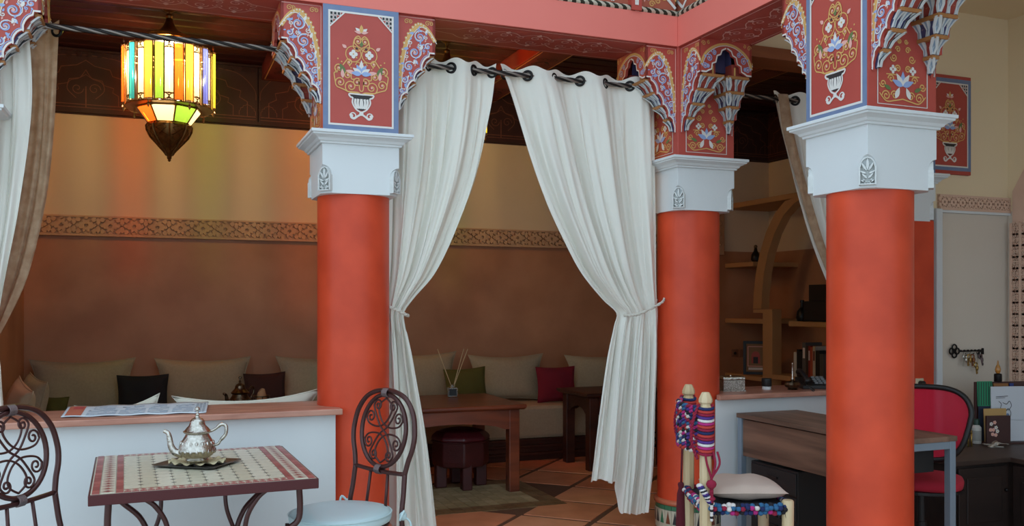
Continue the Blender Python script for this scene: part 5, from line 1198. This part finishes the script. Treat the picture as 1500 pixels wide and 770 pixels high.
# things on those shelves
def on_x(px, X=5.93): return onX(px, 500, X).y
cols = [('C8C2B4', .24, 'thin white-spined book'), ('1E1C1C', .27, 'black-spined book'), ('1A1818', .25, 'slim black leaning book'), ('5A5652', .34, 'tall grey-spined book'), ('3A2E28', .31, 'dark brown book'), ('8A2A22', .31, 'red-spined book'), ('A84A30', .30, 'orange-red-spined book'), ('B8AA98', .31, 'cream-spined book'), ('1C1A1A', .27, 'thick black book'), ('4E4642', .24, 'grey paperback book')]
xs = [1166, 1170.5, 1174.5, 1178.5, 1184, 1187.5, 1190.5, 1194, 1198, 1204, 1210]
beside = ['at the open end of the reception shelf', 'next to the thin white-spined one on the reception shelf', 'between black and tall grey ones on the reception shelf', 'standing highest on the reception shelf', 'beside the tall grey one on the reception shelf', 'beside the dark brown one on the reception shelf', 'beside the deeper red one on the reception shelf', 'beside the orange-red one on the reception shelf', 'beside the cream-spined one on the reception shelf', 'last before the column on the reception shelf']
for i, (c, h, lb) in enumerate(cols):
    ya_, yb_ = on_x(xs[i]), on_x(xs[i+1]); w = abs(ya_ - yb_)*.94
    bk = thing('book', lb + ' ' + beside[i], 'book', (5.90, (ya_+yb_)/2, .74)); m = mat('book_%d' % i, c, .6)
    box('cover', 0, .20, -w/2, w/2, 0, h, m, bk, .002); box('pages', .004, .203, -w/2+.004, w/2-.004, .005, h-.005, mat('page_block', 'C9BEA6', .9), bk)
    if i in (3, 5, 7): MB().box(-.0012, 0, -w*.3, w*.3, h*.55, h*.85).build('title_strip', WHT if i != 7 else DRED, bk)
p = onX(1106, 545, 6.0); fr = thing('picture_frame', 'dark blue frame with a doorway picture on the corner shelf', 'picture', (6.0, onX(1107, 545, 6.0).y, .70), math.radians(-38))
FRB = mat('blue_black_frame', '1E2A34', .5)
for nm, b in (('frame_side', (-.13, -.10, 0, .36)), ('frame_side', (.10, .13, 0, .36)), ('frame_rail', (-.10, .10, 0, .03)), ('frame_rail', (-.10, .10, .33, .36))): box(nm, b[0], b[1], -.012, .012, b[2], b[3], FRB, fr, .003)
pic = box('picture', -.10, .10, -.002, .008, .03, .33, mat('picture_ground', '8A6848', .7), fr)
d = Draw(); d.fill([(-.045, .12), (.045, .12), (.045, .20)] + [(.045*math.cos(a), .20 + .05*math.sin(a)) for a in [i*PI/8 for i in range(1, 8)]] + [(-.045, .20)], IR, 1); d.frame(-.08, .09, .08, .30, .008, IP, 1); d.rect(-.075, .05, .075, .075, IW, 1); d.rect(-.025, .12, .025, .19, IK, 2)
q = MB(); d.emit(q, (0, -.002, 0), (1, 0, 0), (0, 0, 1)); q.build('painted_doorway', PAL, pic)
def vessel(name, label, cat, loc, prof, m, n=18): t = thing(name, label, cat, loc); MB().lathe(prof, n).build('body', m, t, auto=.6); return t
v = vessel('flask', 'small dark flask on the upper corner shelf', 'bottle', (5.98, onX(1107, 370, 5.98).y, 1.905), [(.04, 0), (.05, .03), (.045, .08), (.02, .12), (.015, .15)], BLK); MB().ball((0, 0, .165), .02, 10).build('stopper', SILVD, v, smooth=True)
v = vessel('flask', 'dark bottle beside the black box on the reception shelf', 'bottle', (5.98, onX(1175, 455, 5.98).y, 1.285), [(.05, 0), (.06, .04), (.05, .10), (.018, .14), (.015, .19)], BLK); MB().lathe([(.02, .185), (.02, .21)], 12).build('cap', PLS, v)
bb = thing('printer', 'black boxy printer on the reception shelf', 'printer', (6.12, onX(1203, 455, 6.1).y - .12, 1.285)); box('body', -.18, .18, -.2, .2, 0, .2, PLS, bb, .015); box('paper_tray', -.14, -.10, -.16, .16, .2, .36, PLS, bb, .004)
# switches on the back wall
for px, lb in ((1076, 'square light switch beside the picture frame corner'), (1088, 'blank switch plate right of the light switch')):
    p = onY(px, 517, YB); s_ = thing('light_switch', lb, 'switch', (p.x, YB, p.z)); box('plate', -.042, .042, -.012, .0, -.042, .042, mat('brown_plate', '8C6046', .5), s_, .004)
    if px == 1076: MB().lathe([(.018, 0), (.016, .006)], 12).build('button', PLS, s_).matrix_local = Matrix.Translation((0, -.012, 0)) @ Matrix.Rotation(PI/2, 4, 'X')
    s_['label'] = lb if px == 1076 else 'blank switch plate next to the one with a round button'
p = onY(1046, 342, YB); pq = thing('carved_plaque', 'cream carved plaster plaque on the wall behind the corner column', 'plaque', (p.x, YB, p.z)); pl_ = box('slab', -.115, .115, -.03, 0, -.235, .235, STUCCO, pq, .006); d = Draw()
for i in range(4): d.spiral(-.04, -.17 + i*.11, .04, 0, 1.5, .01, 0); d.spiral(.04, -.12 + i*.11, .04, PI, -1.5, .01, 0)
q = MB()
for i in range(4):
    for sx, z0_ in ((-1, -.17), (1, -.12)): q.tube([(sx*.04 + .042*(1-.8*t/20)*math.cos(sx*t*.5), -.033, z0_ + i*.11 + .042*(1-.8*t/20)*math.sin(sx*t*.5)) for t in range(21)], .008, 6)
q.build('carved_scrolls', STUCCO, pq, smooth=True)
# ---- things on the reception counter
zc = .875
p = onZ(1078, 573, zc); sb = thing('silver_box', 'embossed silver trinket box on the reception counter', 'box', (p.x, p.y + .06, zc), -.18); EMB = mat('embossed_silver', 'C8C2BA', .3, .9, noise=(120, .8), col2='6E675E', bump=(130, .8))
box('box_body', -.077, .077, -.06, .06, .006, .075, EMB, sb, .004); lid = box('lid', -.079, .079, -.062, .062, .075, .098, SILV, sb, .006); box('base_strip', -.08, .08, -.063, .063, 0, .008, EMB, sb); MB().ball((0, 0, .1), .006, 8).build('knob', SILV, lid)
p = onZ(1123, 570, zc); v = thing('shaker', 'white pot with black cap on the reception counter', 'pot', (p.x, p.y, zc)); MB().lathe([(.028, 0), (.03, .004), (.03, .02), (.026, .024)], 18).build('pot', PLASTER_W, v, auto=.5); MB().lathe([(.032, .022), (.034, .026), (.034, .072), (.03, .076)], 18).build('cap', PLS, v, auto=.5)
p = onZ(1165, 571, zc); v = thing('rosewater_sprinkler', 'silver rosewater sprinkler with tall thin neck on the reception counter', 'sprinkler', (p.x, p.y + .03, zc)); MB().lathe([(.03, 0), (.034, .004), (.028, .01), (.048, .02), (.055, .035), (.045, .05), (.02, .058), (.008, .065)], 26).build('bowl', SILVD, v, auto=.5)
MB().lathe([(.008, .062), (.010, .075), (.005, .085), (.0045, .17), (.007, .175), (.004, .18), (.002, .185)], 12).build('neck', SILV, v, smooth=True)
p = onZ(1192, 570, zc); ph_ = thing('telephone', 'black desk telephone on the reception counter', 'telephone', (p.x + .06, p.y + .09, zc), -.4)
MB().prism([(-.1, 0), (.1, 0), (.1, .07), (-.1, .025)], (-.09, 0, 0), (0, 1, 0), (0, 0, 1), .20).build('base', PLS, ph_, bev=.006)
hs = MB().tube(spline([(-.06, -.11, .05), (-.065, -.06, .085), (-.065, .05, .115), (-.06, .11, .10)], 6), [.020]*4 + [.016]*11 + [.02]*4, 10).build('handset', PLS, ph_, smooth=True)
q = MB()
for i in range(3):
    for j in range(4): MB().box(.0 + i*.03, .022 + i*.03, -.07 + j*.03, -.05 + j*.03, .035 + .009*j*1.2, .046 + .009*j*1.2).build('key', mat('grey_key', '6A6A6A', .5), ph_)
MB().tube([(-.07 + .008*math.cos(i*.9), -.12 - .004*i, .03 + .008*math.sin(i*.9) - .0006*i) for i in range(40)], .003, 5).build('cord', PLS, ph_, smooth=True)
# ---- rag-woven chair
P1, P2 = Vector((2.495, 3.73)), Vector((2.655, 4.13)); mid = (P1+P2)/2; d2 = (P2-P1).normalized(); face = math.atan2(-d2.x, d2.y)
wc = thing('woven_chair', 'pale wooden chair bound with colourful rag weaving before the corner column', 'chair', (mid.x, mid.y, 0), face); hw = (P2-P1).length/2; FX = .40
PINE = mat_wood('pale_pine', 'D2BC98', 'BCA27A', 8, (1, 1, .1), .6)
RAG = [mat('rag_%s' % n, c, .95, bump=(120, .5)) for n, c in (('navy', '1E2A58'), ('crimson', '8E1838'), ('white', 'D8D0CC'), ('magenta', 'B02874'), ('violet', '50307E'), ('red', 'B83A34'), ('blue', '2F6088'), ('black', '1C1A22'))]
for sd in (-1, 1):
    MB().lathe([(.028, 0), (.030, .4), (.030, .955), (.025, .960), (.025, .966), (.034, .976), (.034, .992), (.022, 1.018), (.018, 1.024)], 8, c=(0, sd*hw)).build('back_post', PINE, wc, auto=.5)
    MB().lathe([(.027, 0), (.029, .3), (.030, .492), (.024, .50)], 10, c=(FX, sd*hw)).build('front_leg', PINE, wc, auto=.9)
    MB().tube([(0, sd*hw, .2), (FX, sd*hw, .2)], .013, 8).build('stretcher', PINE, wc); 
MB().tube([(FX, -hw, .22), (FX, hw, .22)], .013, 8).build('stretcher', PINE, wc); MB().tube([(0, -hw, .22), (0, hw, .22)], .013, 8).build('stretcher', PINE, wc)
rn = random.Random(5)
q = MB(); nr = 13
for r in range(nr):   # braided rows slung between the posts
    z = lerp(.735, .945, r/(nr-1))
    for ply in range(2):
        m0 = rn.randrange(8)
        for g in range(9):
            P = []
            for i in range(9):
                s_ = -1.08 + 2.16*(g + i/8)/9; aa = s_*16 + ply*PI; bx = -.032 - .055*(1 - min(1, s_*s_)) - (.0 if abs(s_) < 1 else -.02)
                P.append((bx + .006*math.cos(aa), s_*hw, z + .012*(1-s_*s_)*0 + .0065*math.sin(aa)))
            q.tube(P, .0085, 6, (m0 + (g*3 + r*5 + ply*2)*1) % 8)
q.build('woven_sling', RAG, wc, smooth=True)
for sd in (-1, 1):    # wrapping round each post and crimson edge cords
    q = MB()
    for r in range(16):
        z = lerp(.73, .95, r/15); q.tube([(.036*math.cos(a), sd*hw + .036*math.sin(a), z + .006*math.sin(a)) for a in [2*PI*i/12 for i in range(12)]], .0075, 6, [1, 5, 3, 2, 4, 1, 5, 0][r % 8], closed=True)
    q.build('post_wrapping', RAG, wc, smooth=True)
    for xx in (-.045, .04): 
        q = MB()
        for ply in (0, PI): q.tube([(xx*(1 - .15*abs(i/20-.5)) - .03*math.sin(PI*i/40) + .004*math.cos(i*1.2+ply), sd*(hw+.008) + .004*math.sin(i*1.2+ply), lerp(.70, .965, i/40)) for i in range(41)], .005, 6)
        q.build('edge_cord', RAG[1], wc, smooth=True)
q = MB()
for ddx, z1 in ((.03, .58), (-.01, .57), (.05, .56)): q.tube(spline([(ddx, -hw-.03, .74), (ddx + .008, -hw-.042, .68), (.02, -hw-.04, .61), (.018, -hw-.042, z1)], 6), .0055, 6)
q.ball((.018, -hw-.044, .585), (.026, .024, .022), 10); q.ball((.02, -hw-.04, .515), (.02, .02, .012), 8)
for k_ in (0, PI): q.tube([(.02 + .006*math.cos(i + k_), -hw-.04 + .006*math.sin(i + k_), .58 - .003*i) for i in range(30)], .005, 6)
q.build('knotted_cord', RAG[1], wc, smooth=True)
q = MB()
for i in range(14): 
    t = i/13; q.ball((lerp(-.035, .02, t), -hw - .03 - .012*math.sin(PI*t), lerp(.575, .49, t)), (.018, .016, .012), 8, (2, 4, 0, 2, 7)[i % 5])
for i in range(8): q.ball((.02, -hw-.042, .49 - i*.011), (.009, .009, .009), 6, 2 if i % 3 else 7)
q.build('rag_tail', RAG, wc, smooth=True)
ts = thing('tassel', 'x', 'x'); bpy.data.objects.remove(ts)
q = MB(); q.lathe([(.014, .50), (.018, .49), (.014, .47), (.022, .44), (.028, .30), (.03, .12)], 14, c=(-.04, hw)); q.tube([(-.035, hw-.01, .72), (-.04, hw, .50)], .005, 6); q.build('tassel', mat('maroon_tassel', '5A1220', .95, bump=(200, .6)), wc, smooth=True)
# seat: rails bound with knotted rags
for (ax, ay, bx_, by_) in ((0, -hw, FX, -hw), (0, hw, FX, hw), (FX, -hw, FX, hw), (0, -hw, 0, hw)):
    q = MB(); n = 17
    for i in range(n):
        for j, (oz, oo) in enumerate(((.455, -.012), (.475, .012), (.44, .01), (.462, .02))):
            t = (i + .5 + .25*(j % 2))/(n + .5); x, y = lerp(ax, bx_, t), lerp(ay, by_, t); nx_, ny_ = (0, 1) if ay == by_ else (1, 0)
            sgn = -1 if (ay == by_ and ay < 0) or (ax == bx_ and ax == 0) else 1
            q.ball((x + nx_*oo*sgn + rn.uniform(-.003, .003), y + ny_*oo*sgn, oz + rn.uniform(-.004, .004)), (.016, .016, .013), 6, rn.choice((0, 0, 0, 6, 6, 2, 2, 7, 3, 1, 6)))
    for i in range(10):
        t = rn.random(); x, y = lerp(ax, bx_, t), lerp(ay, by_, t); q.tube([(x, y - .02*(ay == by_ and ay < 0), .44), (x + .004, y - .022*(ay == by_ and ay < 0), .415)], .0016, 4, rn.choice((0, 7)))
    q.build('bound_rail', RAG, wc, smooth=True)
box('seat_weave', .01, FX-.01, -hw+.01, hw-.01, .445, .470, RAG[7], wc)
cm = pillow_mesh(.37, .37, .11, .05); cu = thing('seat_cushion', 'mauve-grey cushion lying on the woven chair', 'cushion', (mid.x + .225*math.cos(face), mid.y + .225*math.sin(face), .468), face)
MX = Matrix.Translation((0.005, 0, .055)) @ Matrix.Rotation(PI/2, 4, 'X'); cm.v = [tuple(MX @ Vector(p)) for p in cm.v]; cm.build('cover', mat('mauve_grey_cotton', 'C2AC9E', .95, noise=(8, .3), col2='B49E92', bump=(250, .3)), cu, smooth=True)
